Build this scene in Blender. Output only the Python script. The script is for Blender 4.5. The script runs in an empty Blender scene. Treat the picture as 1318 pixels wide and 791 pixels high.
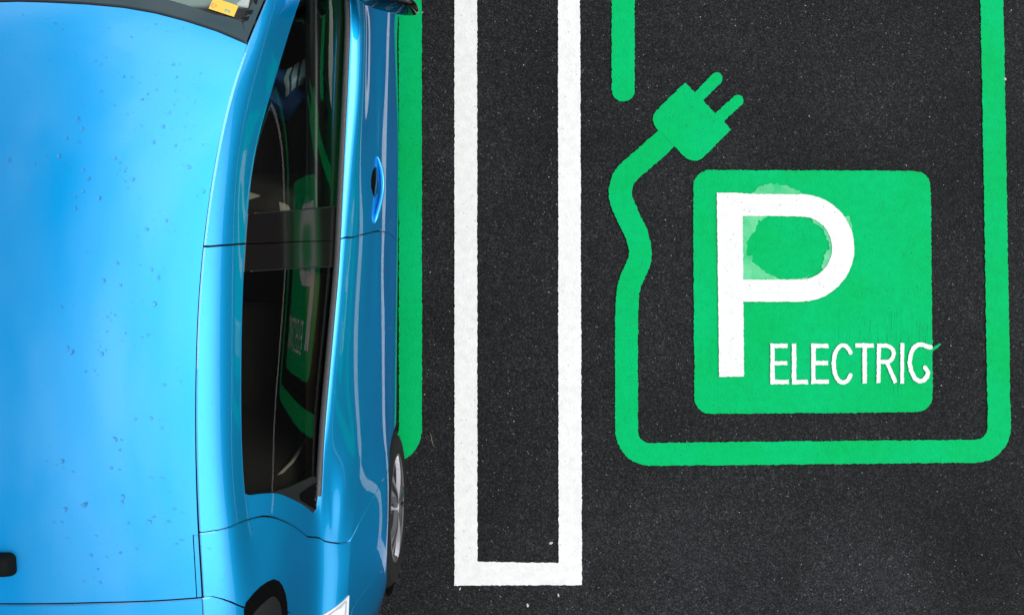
import bpy, bmesh, math, random
import numpy as np
from mathutils import Vector, Matrix

random.seed(7)
rng = np.random.default_rng(11)
scene = bpy.context.scene
COL = scene.collection
R = math.radians

# ------------------------------------------------------------------ measuring
H, F, PX, PY = 3.9, 1170.0, 659.0, 395.5      # camera height, focal length in photo pixels, photo centre


def at(px, py, z=0.0):
    """world point at height z for a measured point of the photograph"""
    s = (H - z) / F
    return ((px - PX) * s, (PY - py) * s, z)


# ------------------------------------------------------------------ object helpers
def link(name, me, mat=None, parent=None):
    o = bpy.data.objects.new(name, me)
    COL.objects.link(o)
    if mat is not None and me is not None:
        for m in (mat if isinstance(mat, (list, tuple)) else [mat]):
            me.materials.append(m)
    if parent is not None:
        o.parent = parent
        o.matrix_parent_inverse = parent.matrix_world.inverted() if False else Matrix.Translation(-wloc(parent))
    return o


def wloc(o):
    v = Vector(o.location)
    if o.parent is not None:
        pass
    return v


def tag(o, label=None, cat=None, group=None, kind=None):
    if label: o['label'] = label
    if cat: o['category'] = cat
    if group: o['group'] = group
    if kind: o['kind'] = kind
    return o


def empty(name, loc=(0, 0, 0), parent=None):
    o = bpy.data.objects.new(name, None)
    COL.objects.link(o)
    o.location = loc
    o.empty_display_size = 0.1
    if parent is not None:
        o.parent = parent
        o.matrix_parent_inverse = Matrix.Translation(-wloc(parent))
    return o


def mesh_from(name, verts, faces, mat=None, parent=None, smooth=True, normals=None):
    me = bpy.data.meshes.new(name)
    me.from_pydata([tuple(map(float, v)) for v in verts], [], [tuple(map(int, f)) for f in faces])
    me.validate(clean_customdata=False)
    me.update()
    if smooth:
        me.polygons.foreach_set('use_smooth', [True] * len(me.polygons))
    if normals is not None and len(normals) == len(me.vertices):
        me.normals_split_custom_set_from_vertices([tuple(map(float, n)) for n in normals])
    return link(name, me, mat, parent)


def bm_obj(name, bm, mat=None, parent=None, smooth=True, angle=None):
    me = bpy.data.meshes.new(name)
    bm.normal_update()
    bm.to_mesh(me)
    bm.free()
    if smooth:
        me.polygons.foreach_set('use_smooth', [True] * len(me.polygons))
        if angle:
            me.set_sharp_from_angle(angle=R(angle))
    return link(name, me, mat, parent)


def rbox(bm, c, size, r=0.02, seg=3, rot=None, taper=None):
    """rounded box added to a bmesh"""
    g = bmesh.ops.create_cube(bm, size=1.0)
    vs = g['verts']
    for v in vs:
        v.co = Vector((v.co.x * size[0], v.co.y * size[1], v.co.z * size[2]))
        if taper and v.co.z > 0:
            v.co.x *= taper[0]; v.co.y *= taper[1]
    es = list({e for v in vs for e in v.link_edges})
    b = bmesh.ops.bevel(bm, geom=es, offset=r, segments=seg, affect='EDGES', profile=0.5)
    vs = [v for v in b['verts']]
    allv = set(vs)
    stack = list(vs)
    while stack:
        v = stack.pop()
        for e in v.link_edges:
            o = e.other_vert(v)
            if o not in allv:
                allv.add(o); stack.append(o)
    M = Matrix.Translation(Vector(c))
    if rot is not None: M = M @ rot
    for v in allv:
        v.co = M @ v.co
    return list(allv)


def tube(bm, pts, rad, seg=10, cap=True, flat=None):
    """tube swept along points; rad may be a list; flat = (a, b) scale of the section axes"""
    pts = [Vector(p) for p in pts]
    n = len(pts)
    rads = rad if isinstance(rad, (list, tuple)) else [rad] * n
    rings = []
    prev = None
    for i, p in enumerate(pts):
        t = (pts[min(i + 1, n - 1)] - pts[max(i - 1, 0)]).normalized()
        if prev is None:
            up = Vector((0, 0, 1)) if abs(t.z) < 0.9 else Vector((1, 0, 0))
            a = t.cross(up).normalized()
        else:
            a = (prev - t * prev.dot(t)).normalized()
        prev = a
        b = t.cross(a).normalized()
        fa, fb = flat if flat else (1, 1)
        ring = []
        for k in range(seg):
            th = 2 * math.pi * k / seg
            ring.append(bm.verts.new(p + a * (math.cos(th) * rads[i] * fa) + b * (math.sin(th) * rads[i] * fb)))
        rings.append(ring)
    for i in range(n - 1):
        for k in range(seg):
            bm.faces.new((rings[i][k], rings[i][(k + 1) % seg], rings[i + 1][(k + 1) % seg], rings[i + 1][k]))
    if cap:
        bm.faces.new(rings[0][::-1]); bm.faces.new(rings[-1])


# ------------------------------------------------------------------ node helpers
def new_mat(name):
    m = bpy.data.materials.new(name)
    m.use_nodes = True
    nt = m.node_tree
    nt.nodes.clear()
    out = nt.nodes.new('ShaderNodeOutputMaterial')
    p = nt.nodes.new('ShaderNodeBsdfPrincipled')
    nt.links.new(p.outputs[0], out.inputs[0])
    return m, nt, p, out


def N(nt, typ, **kw):
    n = nt.nodes.new(typ)
    for k, v in kw.items():
        if k.startswith('_'):
            n.inputs[k[1:].replace('_', ' ')].default_value = v
        else:
            setattr(n, k, v)
    return n


def L(nt, a, b): nt.links.new(a, b)


def pos(nt, scale=(1, 1, 1), loc=(0, 0, 0)):
    g = N(nt, 'ShaderNodeNewGeometry')
    m = N(nt, 'ShaderNodeMapping')
    m.inputs['Scale'].default_value = scale
    m.inputs['Location'].default_value = loc
    L(nt, g.outputs['Position'], m.inputs['Vector'])
    return m.outputs[0]


def noise(nt, v, scale, detail=2.0, rough=0.5):
    n = N(nt, 'ShaderNodeTexNoise')
    n.inputs['Scale'].default_value = scale
    n.inputs['Detail'].default_value = detail
    n.inputs['Roughness'].default_value = rough
    L(nt, v, n.inputs['Vector'])
    return n.outputs['Fac']


def ramp(nt, fac, stops):
    r = N(nt, 'ShaderNodeValToRGB')
    el = r.color_ramp.elements
    while len(el) < len(stops): el.new(0.5)
    for e, (p, c) in zip(el, stops):
        e.position = p
        e.color = c if len(c) == 4 else (*c, 1)
    L(nt, fac, r.inputs[0])
    return r.outputs[0]


def mix(nt, fac, a, b, mode='MIX'):
    m = N(nt, 'ShaderNodeMix', data_type='RGBA', blend_type=mode)
    for sock, v in ((m.inputs[0], fac), (m.inputs[6], a), (m.inputs[7], b)):
        if isinstance(v, (int, float)): sock.default_value = v
        elif isinstance(v, tuple): sock.default_value = v if len(v) == 4 else (*v, 1)
        else: L(nt, v, sock)
    return m.outputs[2]


def math_(nt, op, a, b=None, clamp=False):
    m = N(nt, 'ShaderNodeMath', operation=op, use_clamp=clamp)
    for i, v in enumerate((a, b)):
        if v is None: continue
        if isinstance(v, (int, float)): m.inputs[i].default_value = v
        else: L(nt, v, m.inputs[i])
    return m.outputs[0]


def bump(nt, height, strength, dist):
    b = N(nt, 'ShaderNodeBump')
    b.inputs['Strength'].default_value = strength
    b.inputs['Distance'].default_value = dist
    L(nt, height, b.inputs['Height'])
    return b.outputs[0]


def aggregate(nt):
    """height field of the stones in the asphalt"""
    p = pos(nt)
    v1 = N(nt, 'ShaderNodeTexVoronoi'); v1.inputs['Scale'].default_value = 95
    v2 = N(nt, 'ShaderNodeTexVoronoi'); v2.inputs['Scale'].default_value = 190
    L(nt, p, v1.inputs['Vector']); L(nt, p, v2.inputs['Vector'])
    n = noise(nt, p, 330, 3, 0.6)
    h = math_(nt, 'ADD', math_(nt, 'MULTIPLY', v1.outputs['Distance'], -0.55), math_(nt, 'MULTIPLY', v2.outputs['Distance'], -0.35))
    return math_(nt, 'ADD', h, math_(nt, 'MULTIPLY', n, 0.35)), v1, v2


def mat_asphalt():
    m, nt, p, out = new_mat('asphalt')
    h, v1, v2 = aggregate(nt)
    P = pos(nt)
    cell = N(nt, 'ShaderNodeSeparateColor'); L(nt, v2.outputs['Color'], cell.inputs[0])
    stone = ramp(nt, cell.outputs[0], [(0.0, (.0085, .0088, .0092)), (0.55, (.0172, .0177, .0185)), (0.9, (.029, .0298, .031)), (1.0, (.052, .053, .054))])
    big = ramp(nt, noise(nt, pos(nt, loc=(2.3, .6, 0)), 1.1, 5, 0.62), [(0.32, (.74, .74, .75)), (0.68, (1.30, 1.31, 1.32))])
    c = mix(nt, 1.0, stone, big, 'MULTIPLY')
    # a polished, paler wheel track where cars turn into the bays
    vd = N(nt, 'ShaderNodeVectorMath', operation='DISTANCE')
    L(nt, pos(nt, (.55, 1, 1)), vd.inputs[0]); vd.inputs[1].default_value = (.62, -1.35, 0)
    wear = math_(nt, 'ADD', vd.outputs['Value'], math_(nt, 'MULTIPLY', noise(nt, pos(nt, loc=(4, 4, 0)), 1.6, 4, .6), 0.9))
    c = mix(nt, ramp(nt, wear, [(0.55, (1, 1, 1)), (1.0, (0, 0, 0))]), c, mix(nt, 1.0, c, (1.32, 1.38, 1.40), 'MULTIPLY'))
    med = ramp(nt, noise(nt, P, 22, 3, 0.7), [(0.3, (.82, .82, .82)), (0.72, (1.2, 1.2, 1.2))])
    c = mix(nt, 1.0, c, med, 'MULTIPLY')
    # pores between the stones are filled with black binder
    pore = ramp(nt, noise(nt, P, 150, 2, 0.6), [(0.36, (.35, .35, .35)), (0.5, (1, 1, 1))])
    c = mix(nt, 1.0, c, pore, 'MULTIPLY')
    # scattered pale grains
    v3 = N(nt, 'ShaderNodeTexVoronoi'); v3.inputs['Scale'].default_value = 120
    L(nt, pos(nt, loc=(3.1, 1.7, 0)), v3.inputs['Vector'])
    s3 = N(nt, 'ShaderNodeSeparateColor'); L(nt, v3.outputs['Color'], s3.inputs[0])
    near = math_(nt, 'LESS_THAN', v3.outputs['Distance'], 0.32)
    rare = math_(nt, 'GREATER_THAN', s3.outputs[1], 0.982)
    c = mix(nt, math_(nt, 'MULTIPLY', near, rare), c, (.16, .155, .15))
    rare2 = math_(nt, 'GREATER_THAN', s3.outputs[0], 0.9985)
    c = mix(nt, math_(nt, 'MULTIPLY', near, rare2), c, (.35, .34, .30))
    L(nt, c, p.inputs['Base Color'])
    p.inputs['Roughness'].default_value = 0.78
    p.inputs['Specular IOR Level'].default_value = 0.12
    L(nt, bump(nt, h, 0.6, 0.006), p.inputs['Normal'])
    return m


def mat_paint(name, base, dirt, streak=0.0, speck=0.35, nscale=2.2):
    m, nt, p, out = new_mat(name)
    h, v1, v2 = aggregate(nt)
    P = pos(nt)
    a, b = base
    c = mix(nt, ramp(nt, noise(nt, P, nscale, 4, 0.6), [(0.3, (0, 0, 0)), (0.7, (1, 1, 1))]), (*a, 1), (*b, 1))
    if streak:
        # brush scratches: thick round the end of the lettering, rare elsewhere
        st = noise(nt, pos(nt, (210, 5, 1)), 1.0, 4, 0.7)
        sd_ = N(nt, 'ShaderNodeVectorMath', operation='DISTANCE')
        L(nt, pos(nt), sd_.inputs[0]); sd_.inputs[1].default_value = (1.63, -.15, 0)
        nearw = ramp(nt, sd_.outputs['Value'], [(0.08, (.26, .26, .26)), (0.34, (0, 0, 0))])
        gate = ramp(nt, math_(nt, 'ADD', noise(nt, pos(nt, loc=(5, 2, 0)), 5.5, 2), nearw), [(0.60, (0, 0, 0)), (0.74, (1, 1, 1))])
        f = math_(nt, 'MULTIPLY', ramp(nt, st, [(0.55, (0, 0, 0)), (0.68, (1, 1, 1))]), gate)
        c = mix(nt, math_(nt, 'MULTIPLY', f, streak), c, dirt)
    blot = ramp(nt, noise(nt, pos(nt, loc=(1, 8, 0)), 30, 5, 0.7), [(0.25, (.86, .86, .86)), (0.6, (1, 1, 1))])
    c = mix(nt, 1.0, c, blot, 'MULTIPLY')
    # tiny pits where the black shows through
    v3 = N(nt, 'ShaderNodeTexVoronoi'); v3.inputs['Scale'].default_value = 85
    L(nt, pos(nt, loc=(7.3, 0.4, 0)), v3.inputs['Vector'])
    s3 = N(nt, 'ShaderNodeSeparateColor'); L(nt, v3.outputs['Color'], s3.inputs[0])
    clus = math_(nt, 'ADD', math_(nt, 'MULTIPLY', noise(nt, P, 6, 3), 0.10), 0.905)
    pit = math_(nt, 'MULTIPLY', math_(nt, 'LESS_THAN', v3.outputs['Distance'], 0.22), math_(nt, 'GREATER_THAN', s3.outputs[0], clus))
    c = mix(nt, math_(nt, 'MULTIPLY', pit, speck), c, (.03, .03, .033))
    L(nt, c, p.inputs['Base Color'])
    p.inputs['Roughness'].default_value = 0.7
    p.inputs['Specular IOR Level'].default_value = 0.06
    L(nt, bump(nt, h, 0.30, 0.004), p.inputs['Normal'])
    return m


def mat_car_paint():
    m, nt, p, out = new_mat('blue_car_paint')
    P = pos(nt)
    v = N(nt, 'ShaderNodeTexVoronoi'); v.inputs['Scale'].default_value = 900
    L(nt, P, v.inputs['Vector'])
    sp = N(nt, 'ShaderNodeSeparateColor'); L(nt, v.outputs['Color'], sp.inputs[0])
    c = ramp(nt, sp.outputs[0], [(0, (.0, .395, .86)), (0.5, (.0, .43, .92)), (1, (.001, .465, .97))])
    L(nt, c, p.inputs['Base Color'])
    p.inputs['Metallic'].default_value = 0.88
    p.inputs['Roughness'].default_value = 0.42
    p.inputs['Specular Tint'].default_value = (.05, .35, .75, 1)
    p.inputs['Coat Weight'].default_value = 1.0
    p.inputs['Coat Roughness'].default_value = 0.025
    p.inputs['Coat IOR'].default_value = 1.68
    return m


def mat_simple(name, col, rough=0.5, metal=0.0, spec=0.5, coat=0.0, var=0.0, scale=40, bumps=0.0, bscale=200):
    m, nt, p, out = new_mat(name)
    P = pos(nt)
    if var:
        f = noise(nt, P, scale, 3, 0.6)
        c = mix(nt, f, tuple(x * (1 - var) for x in col), tuple(min(1, x * (1 + var)) for x in col))
        L(nt, c, p.inputs['Base Color'])
    else:
        p.inputs['Base Color'].default_value = (*col, 1)
    p.inputs['Roughness'].default_value = rough
    p.inputs['Metallic'].default_value = metal
    p.inputs['Specular IOR Level'].default_value = spec
    p.inputs['Coat Weight'].default_value = coat
    if bumps:
        L(nt, bump(nt, noise(nt, P, bscale, 3), bumps, 0.004), p.inputs['Normal'])
    return m


def mat_glass(name, tint, ior=1.52, rough=0.0):
    m, nt, p, out = new_mat(name)
    nt.nodes.remove(p)
    fr = N(nt, 'ShaderNodeFresnel'); fr.inputs['IOR'].default_value = ior
    g = N(nt, 'ShaderNodeBsdfGlossy'); g.inputs['Roughness'].default_value = rough
    g.inputs['Color'].default_value = (1, 1, 1, 1)
    t = N(nt, 'ShaderNodeBsdfTransparent'); t.inputs['Color'].default_value = (*tint, 1)
    mx = N(nt, 'ShaderNodeMixShader')
    L(nt, fr.outputs[0], mx.inputs[0]); L(nt, t.outputs[0], mx.inputs[1]); L(nt, g.outputs[0], mx.inputs[2])
    L(nt, mx.outputs[0], out.inputs[0])
    return m


def mat_water():
    m, nt, p, out = new_mat('rain_water')
    p.inputs['Base Color'].default_value = (1, 1, 1, 1)
    p.inputs['Transmission Weight'].default_value = 1.0
    p.inputs['Roughness'].default_value = 0.0
    p.inputs['IOR'].default_value = 1.333
    return m


M_ASPH = mat_asphalt()
M_WHITE = mat_paint('white_road_paint', ((.83, .83, .80), (.88, .88, .855)), (.3, .3, .3), 0, 0.55)
M_GREEN = mat_paint('green_road_paint', ((.0, .465, .105), (.0, .52, .165)), (.0, .17, .07), 0.75, 0.7)
M_SMEAR = mat_paint('pale_green_smear', ((.04, .55, .20), (.19, .68, .35)), (.03, .52, .18), 0.5, 0.4, 11)
M_BLUE = mat_car_paint()
M_GLASS = mat_glass('tinted_door_glass', (.80, .84, .80), 1.43)
M_WIND = mat_glass('windscreen_glass', (.80, .92, .88), 1.52)
M_BLACK = mat_simple('satin_black_trim', (.012, .013, .014), 0.32, spec=0.5)
M_GLOSSB = mat_simple('gloss_black_trim', (.002, .002, .0022), 0.02, spec=0.4)
M_DARK = mat_simple('dark_underbody', (.006, .006, .007), 0.8, spec=0.2)
M_AERIAL = mat_simple('matt_black_plastic', (.004, .006, .006), 0.6, spec=0.06)
M_RUBBER = mat_simple('tyre_rubber', (.009, .009, .0095), 0.85, spec=0.25, var=0.4, scale=60, bumps=0.4)
M_MOULD = mat_simple('belt_moulding_rubber', (.045, .047, .05), 0.35, var=0.4, scale=120, bumps=0.5, bscale=260)
M_ALLOY = mat_simple('silver_alloy', (.32, .32, .34), 0.34, metal=0.85)
M_ALLOYD = mat_simple('dark_grey_alloy', (.030, .031, .034), 0.5, metal=0.3)
M_SEAT = mat_simple('dark_seat_cloth', (.022, .017, .013), 0.9, var=0.4, scale=90, bumps=0.3)
M_PIPE = mat_simple('pale_seat_piping', (.34, .29, .23), 0.8, var=0.2)
M_BROWN = mat_simple('brown_door_card', (.12, .065, .022), 0.8, var=0.35, scale=14, bumps=0.2)
M_LINER = mat_simple('pale_headliner', (.42, .47, .46), 0.9, var=0.1)
M_FRIT = mat_simple('grey_glass_border', (.022, .050, .060), 0.05, spec=0.5)
M_LAMP = mat_simple('clear_tail_lamp', (.78, .80, .82), 0.12, spec=0.6, coat=1.0, var=0.12, scale=60)
M_WATER = mat_water()
M_PILLAR = mat_simple('satin_black_pillar', (.006, .0052, .005), 0.09, spec=0.45)
M_LSEAL = mat_simple('grey_lamp_seal', (.40, .43, .46), 0.4)
M_MIRROR = mat_simple('mirror_glass', (.7, .75, .78), 0.02, metal=1.0)

# ------------------------------------------------------------------ ground
bm = bmesh.new()
gs = [(-150, -150), (150, -150), (150, 150), (-150, 150)]
bm.faces.new([bm.verts.new((x, y, 0)) for x, y in gs])
g = bm_obj('asphalt_ground', bm, M_ASPH, smooth=False)
tag(g, kind='structure')
g['label'] = 'dark fine grained asphalt car park ground'
g['category'] = 'ground'


# ------------------------------------------------------------------ painted markings: signed distance -> ragged sheet
def vnoise(x, y, scale, seed):
    """smooth value noise in [-1, 1]"""
    r = np.random.default_rng(seed)
    T = r.uniform(-1, 1, (256, 256))
    x = x / scale; y = y / scale
    xi = np.floor(x).astype(int); yi = np.floor(y).astype(int)
    fx = x - xi; fy = y - yi
    fx = fx * fx * (3 - 2 * fx); fy = fy * fy * (3 - 2 * fy)
    a = T[xi & 255, yi & 255]; b = T[(xi + 1) & 255, yi & 255]
    c = T[xi & 255, (yi + 1) & 255]; d = T[(xi + 1) & 255, (yi + 1) & 255]
    return (a * (1 - fx) + b * fx) * (1 - fy) + (c * (1 - fx) + d * fx) * fy


def sd_seg(x, y, a, b, w, square=False):
    """stroke from a to b of width w (positive inside); square = flat ends"""
    ax, ay = a; bx, by = b
    dx, dy = bx - ax, by - ay
    ln = math.hypot(dx, dy)
    if ln < 1e-6: return np.full_like(x, -1e9)
    ux, uy = dx / ln, dy / ln
    t = (x - ax) * ux + (y - ay) * uy
    n = np.abs(-(x - ax) * uy + (y - ay) * ux)
    if square:
        return np.minimum(w / 2 - n, np.minimum(t, ln - t))
    tc = np.clip(t, 0, ln)
    return w / 2 - np.hypot(x - ax - tc * ux, y - ay - tc * uy)


def sd_path(x, y, pts, w):
    d = np.full_like(x, -1e9)
    for a, b in zip(pts[:-1], pts[1:]):
        d = np.maximum(d, sd_seg(x, y, a, b, w))
    return d


def sd_poly(x, y, pts):
    """signed distance to a polygon, positive inside"""
    d = np.full_like(x, 1e9)
    inside = np.zeros(x.shape, bool)
    n = len(pts)
    for i in range(n):
        ax, ay = pts[i]; bx, by = pts[(i + 1) % n]
        dx, dy = bx - ax, by - ay
        t = np.clip(((x - ax) * dx + (y - ay) * dy) / (dx * dx + dy * dy), 0, 1)
        d = np.minimum(d, np.hypot(x - ax - t * dx, y - ay - t * dy))
        if dy != 0:
            c = ((ay > y) != (by > y)) & (x < dx * (y - ay) / dy + ax)
            inside ^= c
    return np.where(inside, d, -d)


def arc(cx, cy, rx, ry, a0, a1, n=14):
    return [(cx + rx * math.cos(R(a0 + (a1 - a0) * i / n)), cy + ry * math.sin(R(a0 + (a1 - a0) * i / n))) for i in range(n + 1)]


def smooth_path(pts, n=8):
    out = []
    P = [pts[0]] + list(pts) + [pts[-1]]
    for i in range(1, len(P) - 2):
        p0, p1, p2, p3 = (np.array(P[i + k], float) for k in (-1, 0, 1, 2))
        for k in range(n):
            t = k / n
            out.append(tuple(0.5 * (2 * p1 + (p2 - p0) * t + (2 * p0 - 5 * p1 + 4 * p2 - p3) * t * t + (3 * p1 - p0 - 3 * p2 + p3) * t ** 3)))
    out.append(tuple(pts[-1]))
    return out


def painted(name, fn, box, z, mat, parent=None, cell=0.9, rag=1.0, seed=1, chips=0.0):
    """sheet of paint: fn(x, y) is its signed distance in photo pixels (1/300 m on the ground)"""
    x0, y0, x1, y1 = box
    xs = np.arange(x0, x1 + cell, cell); ys = np.arange(y0, y1 + cell, cell)
    X, Y = np.meshgrid(xs, ys, indexing='ij')
    d = fn(X, Y)
    e = rag * 0.8 * (0.75 * vnoise(X, Y, 3.2, seed) + 0.55 * vnoise(X, Y, 1.5, seed + 1) + 0.28 * vnoise(X, Y, 22, seed + 2))
    d = d + e
    if chips:
        hole = vnoise(X, Y, 2.2, seed + 5) * 0.65 + vnoise(X, Y, 1.2, seed + 6) * 0.35
        gate = vnoise(X, Y, 40, seed + 7) * 0.12
        d = np.where(hole + gate > 1 - chips, -np.abs(d) * 0 - 0.35, d)
    s = d > 0
    nx, ny = d.shape
    verts, faces, vid = [], [], {}

    def V(px, py):
        verts.append(at(px, py, 0)[:2] + (z,))
        return len(verts) - 1

    def C(i, j):
        k = (i, j)
        if k not in vid: vid[k] = V(xs[i], ys[j])
        return vid[k]

    def E(i, j, k, l):
        key = (i, j, k, l) if (i, j) < (k, l) else (k, l, i, j)
        if key not in vid:
            t = d[i, j] / (d[i, j] - d[k, l])
            t = min(0.98, max(0.02, t))
            vid[key] = V(xs[i] + (xs[k] - xs[i]) * t, ys[j] + (ys[l] - ys[j]) * t)
        return vid[key]

    cnt = s[:-1, :-1].astype(int) + s[1:, :-1] + s[:-1, 1:] + s[1:, 1:]
    full = cnt == 4
    # runs of full cells become one long quad each
    for i in range(nx - 1):
        row = full[i]
        if not row.any(): continue
        dd = np.diff(np.concatenate(([0], row.astype(int), [0])))
        for a, b in zip(np.where(dd == 1)[0], np.where(dd == -1)[0]):
            faces.append((C(i, a), C(i, b), C(i + 1, b), C(i + 1, a)))
    for i, j in np.argwhere((cnt > 0) & (cnt < 4)):
        cs = [(i, j), (i, j + 1), (i + 1, j + 1), (i + 1, j)]
        poly = []
        for k in range(4):
            a = cs[k]; b = cs[(k + 1) % 4]
            if s[a]: poly.append(C(*a))
            if s[a] != s[b]: poly.append(E(*a, *b))
        if len(poly) >= 3: faces.append(tuple(poly))
    me = bpy.data.meshes.new(name)
    me.from_pydata(verts, [], faces)
    me.update()
    return link(name, me, mat, parent)


def rounded_corner(cx, cy, r, a0, a1): return arc(cx, cy, r, r, a0, a1, 8)


# bay outline with the charging cable, right bay
W = 29.5
right_line = [(802, 116), (802, -560)] + rounded_corner(832, -560, 30, 180, 270) + rounded_corner(1238, -560, 30, 270, 360) + \
    [(1268, -560), (1276, 0), (1280.5, 240), (1284.5, 480), (1285.5, 548)] + rounded_corner(1255.5, 550, 30, 0, 90) + [(1253, 580), (835, 584)] + \
    rounded_corner(836.5, 554, 30, 90, 180) + [(806, 440)]
cable = smooth_path([(806, 440), (807, 392), (809.5, 369), (816.5, 351), (823.5, 334), (823.5, 318), (818, 299), (808, 278), (800, 259), (798.5, 244), (803, 229), (815, 216), (832, 201.5), (848, 187), (866, 171)], 8)
ca, cb = math.cos(R(-44.5)), math.sin(R(-44.5))


def plug_fn(x, y):
    # local axes: u along the prongs, v across
    u = (x - 911) * ca + (y - 137) * cb
    v = -(x - 911) * cb + (y - 137) * ca
    r = 17
    qx = np.abs(u + 33.5) - 33.5; qy = np.abs(v) - 42.5
    sharp = -np.maximum(qx, qy)
    rx = np.maximum(np.abs(u + 13.5) - (53.5 - r), 0); ry = np.maximum(np.abs(v) - (42.5 - r), 0)
    rnd = r - np.hypot(rx, ry)
    d = np.minimum(sharp, rnd)
    d = np.maximum(d, sd_seg(x, y, (893, 131), (922, 101.5), 15))
    d = np.maximum(d, sd_seg(x, y, (916, 160), (949.5, 130), 15))
    return d


bay = empty('bay_outline', at(1045, 250))
tag(bay, 'bright green bay outline that ends in a charging cable and two pin plug', 'bay outline')
bay['kind'] = 'thing'
painted('outline_stripe', lambda x, y: sd_path(x, y, right_line, W), (770, -610, 1318, 610), 0.004, M_GREEN, bay, cell=1.1, seed=3, chips=0.03)
painted('cable', lambda x, y: np.minimum(sd_path(x, y, cable, W), 437 - y), (770, 160, 885, 441), 0.0046, M_GREEN, bay, seed=13, chips=0.03)
painted('plug', plug_fn, (826, 84, 970, 222), 0.0052, M_GREEN, bay, seed=23, chips=0.02)

left_line = [(54, -560)] + rounded_corner(84, -560, 30, 180, 270) + rounded_corner(498, -560, 30, 270, 360) + \
    [(528, -560), (528.5, 552)] + rounded_corner(498, 552, 30, 0, 90) + [(490, 582), (84, 584)] + rounded_corner(84, 554, 30, 90, 180) + [(54, -560)]
lb = painted('bay_outline', lambda x, y: sd_path(x, y, left_line, W), (20, -610, 560, 612), 0.004, M_GREEN, None, cell=1.1, seed=43, chips=0.03)
tag(lb, 'green bay outline partly hidden under the blue car', 'bay outline')

# white divider between the bays
uu = [(585, -600), (614, -600), (614.5, 722), (719, 723.5), (717.5, -600), (744.5, -600), (749, 752), (585, 752.5)]
ud = painted('bay_divider', lambda x, y: sd_poly(x, y, uu), (575, -605, 760, 765), 0.004, M_WHITE, None, cell=1.0, rag=0.8, seed=61, chips=0.03)
tag(ud, 'white U shaped divider painted between the blue car and the green bay', 'road marking')
ud2 = painted('bay_line', lambda x, y: sd_poly(x, y, [(1342, -600), (1371, -600), (1371, 752), (1342, 752)]), (1332, -605, 1382, 762), 0.004, M_WHITE, None, cell=1.0, rag=0.8, seed=67, chips=0.03)
tag(ud2, 'straight white line beyond the right hand green bay, seen mirrored in the car window', 'road marking')

# parking symbol
sym = empty('parking_symbol', at(1045, 375))
tag(sym, 'green rounded square with white P and the word ELECTRIC painted on the asphalt', 'parking symbol')
PANEL = [(892, 219), (1197.5, 220), (1200, 530), (893.5, 532)]


def inset_round(pts, r):
    n = len(pts); c = np.mean(pts, axis=0)
    ins = []
    for p in pts:
        ins.append((p[0] + math.copysign(r, c[0] - p[0]), p[1] + math.copysign(r, c[1] - p[1])))
    return ins


def panel_fn(x, y):
    d = sd_poly(x, y, inset_round(PANEL, 21)) + 21
    return np.maximum(d, sd_path(x, y, [(1195, 455), (1203, 447), (1209, 443)], 3.2))


painted('green_panel', panel_fn, (884, 211, 1218, 540), 0.004, M_GREEN, sym, seed=71, chips=0.02)


def smear_fn(x, y):
    a = 1 - np.hypot((x - 998) / 62, (y - 306) / 69)
    b = 1 - np.hypot((x - 1064) / 14, (y - 318) / 34)
    e = 1 - np.hypot((x - 1089) / 8, (y - 288) / 18)
    d = np.maximum(np.maximum(a * 62, b * 14), e * 9 - 3)
    hole = 1 - np.hypot((x - 1013) / 52, (y - 317) / 41.5)
    wob = 2.6 * vnoise(x, y, 11, 5) + 1.6 * vnoise(x, y, 4, 6) + 1.2 * vnoise(x, y, 30, 8)
    return np.minimum(d + wob, -hole * 40 + wob)


sm = painted('pale_smear', smear_fn, (930, 225, 1110, 375), 0.006, M_SMEAR, sym, seed=81, rag=1.2)
sm['label'] = 'pale translucent patch of repainted green around the letter P'


def letter(fn, box, seed, label):
    o = painted('letter', fn, box, 0.008, M_WHITE, sym, cell=0.7, rag=0.62, seed=seed, chips=0.012)
    o['label'] = label
    return o


Pb = [(938, 263.5), (1030, 264.5)] + arc(1030, 319, 54.5, 54.8, -90, 90, 20) + [(1030, 374), (938, 374)]


def P_fn(x, y):
    bowl = np.minimum(sd_path(x, y, Pb, 28.5), x - 922.5)
    return np.maximum(bowl, sd_poly(x, y, [(922, 248), (955, 248.5), (957, 484), (925, 484.5)]))


letter(P_fn, (915, 240, 1108, 492), 91, 'large white letter P')


def K(x, y): return (980 + x / 5.492, 430 + y / 5.492)


def strokes(*ss, w=5.6):
    ss = [[K(*p) for p in s] for s in ss]

    def fn(x, y):
        d = np.full_like(x, -1e9)
        for s in ss:
            if len(s) == 2: d = np.maximum(d, sd_seg(x, y, s[0], s[1], w, True))
            else: d = np.maximum(d, sd_path(x, y, s, w * 0.98))
        return d
    return fn


def kbox(x0, x1, y0=50, y1=365): return (*K(x0, y0), *K(x1, y1))


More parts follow.
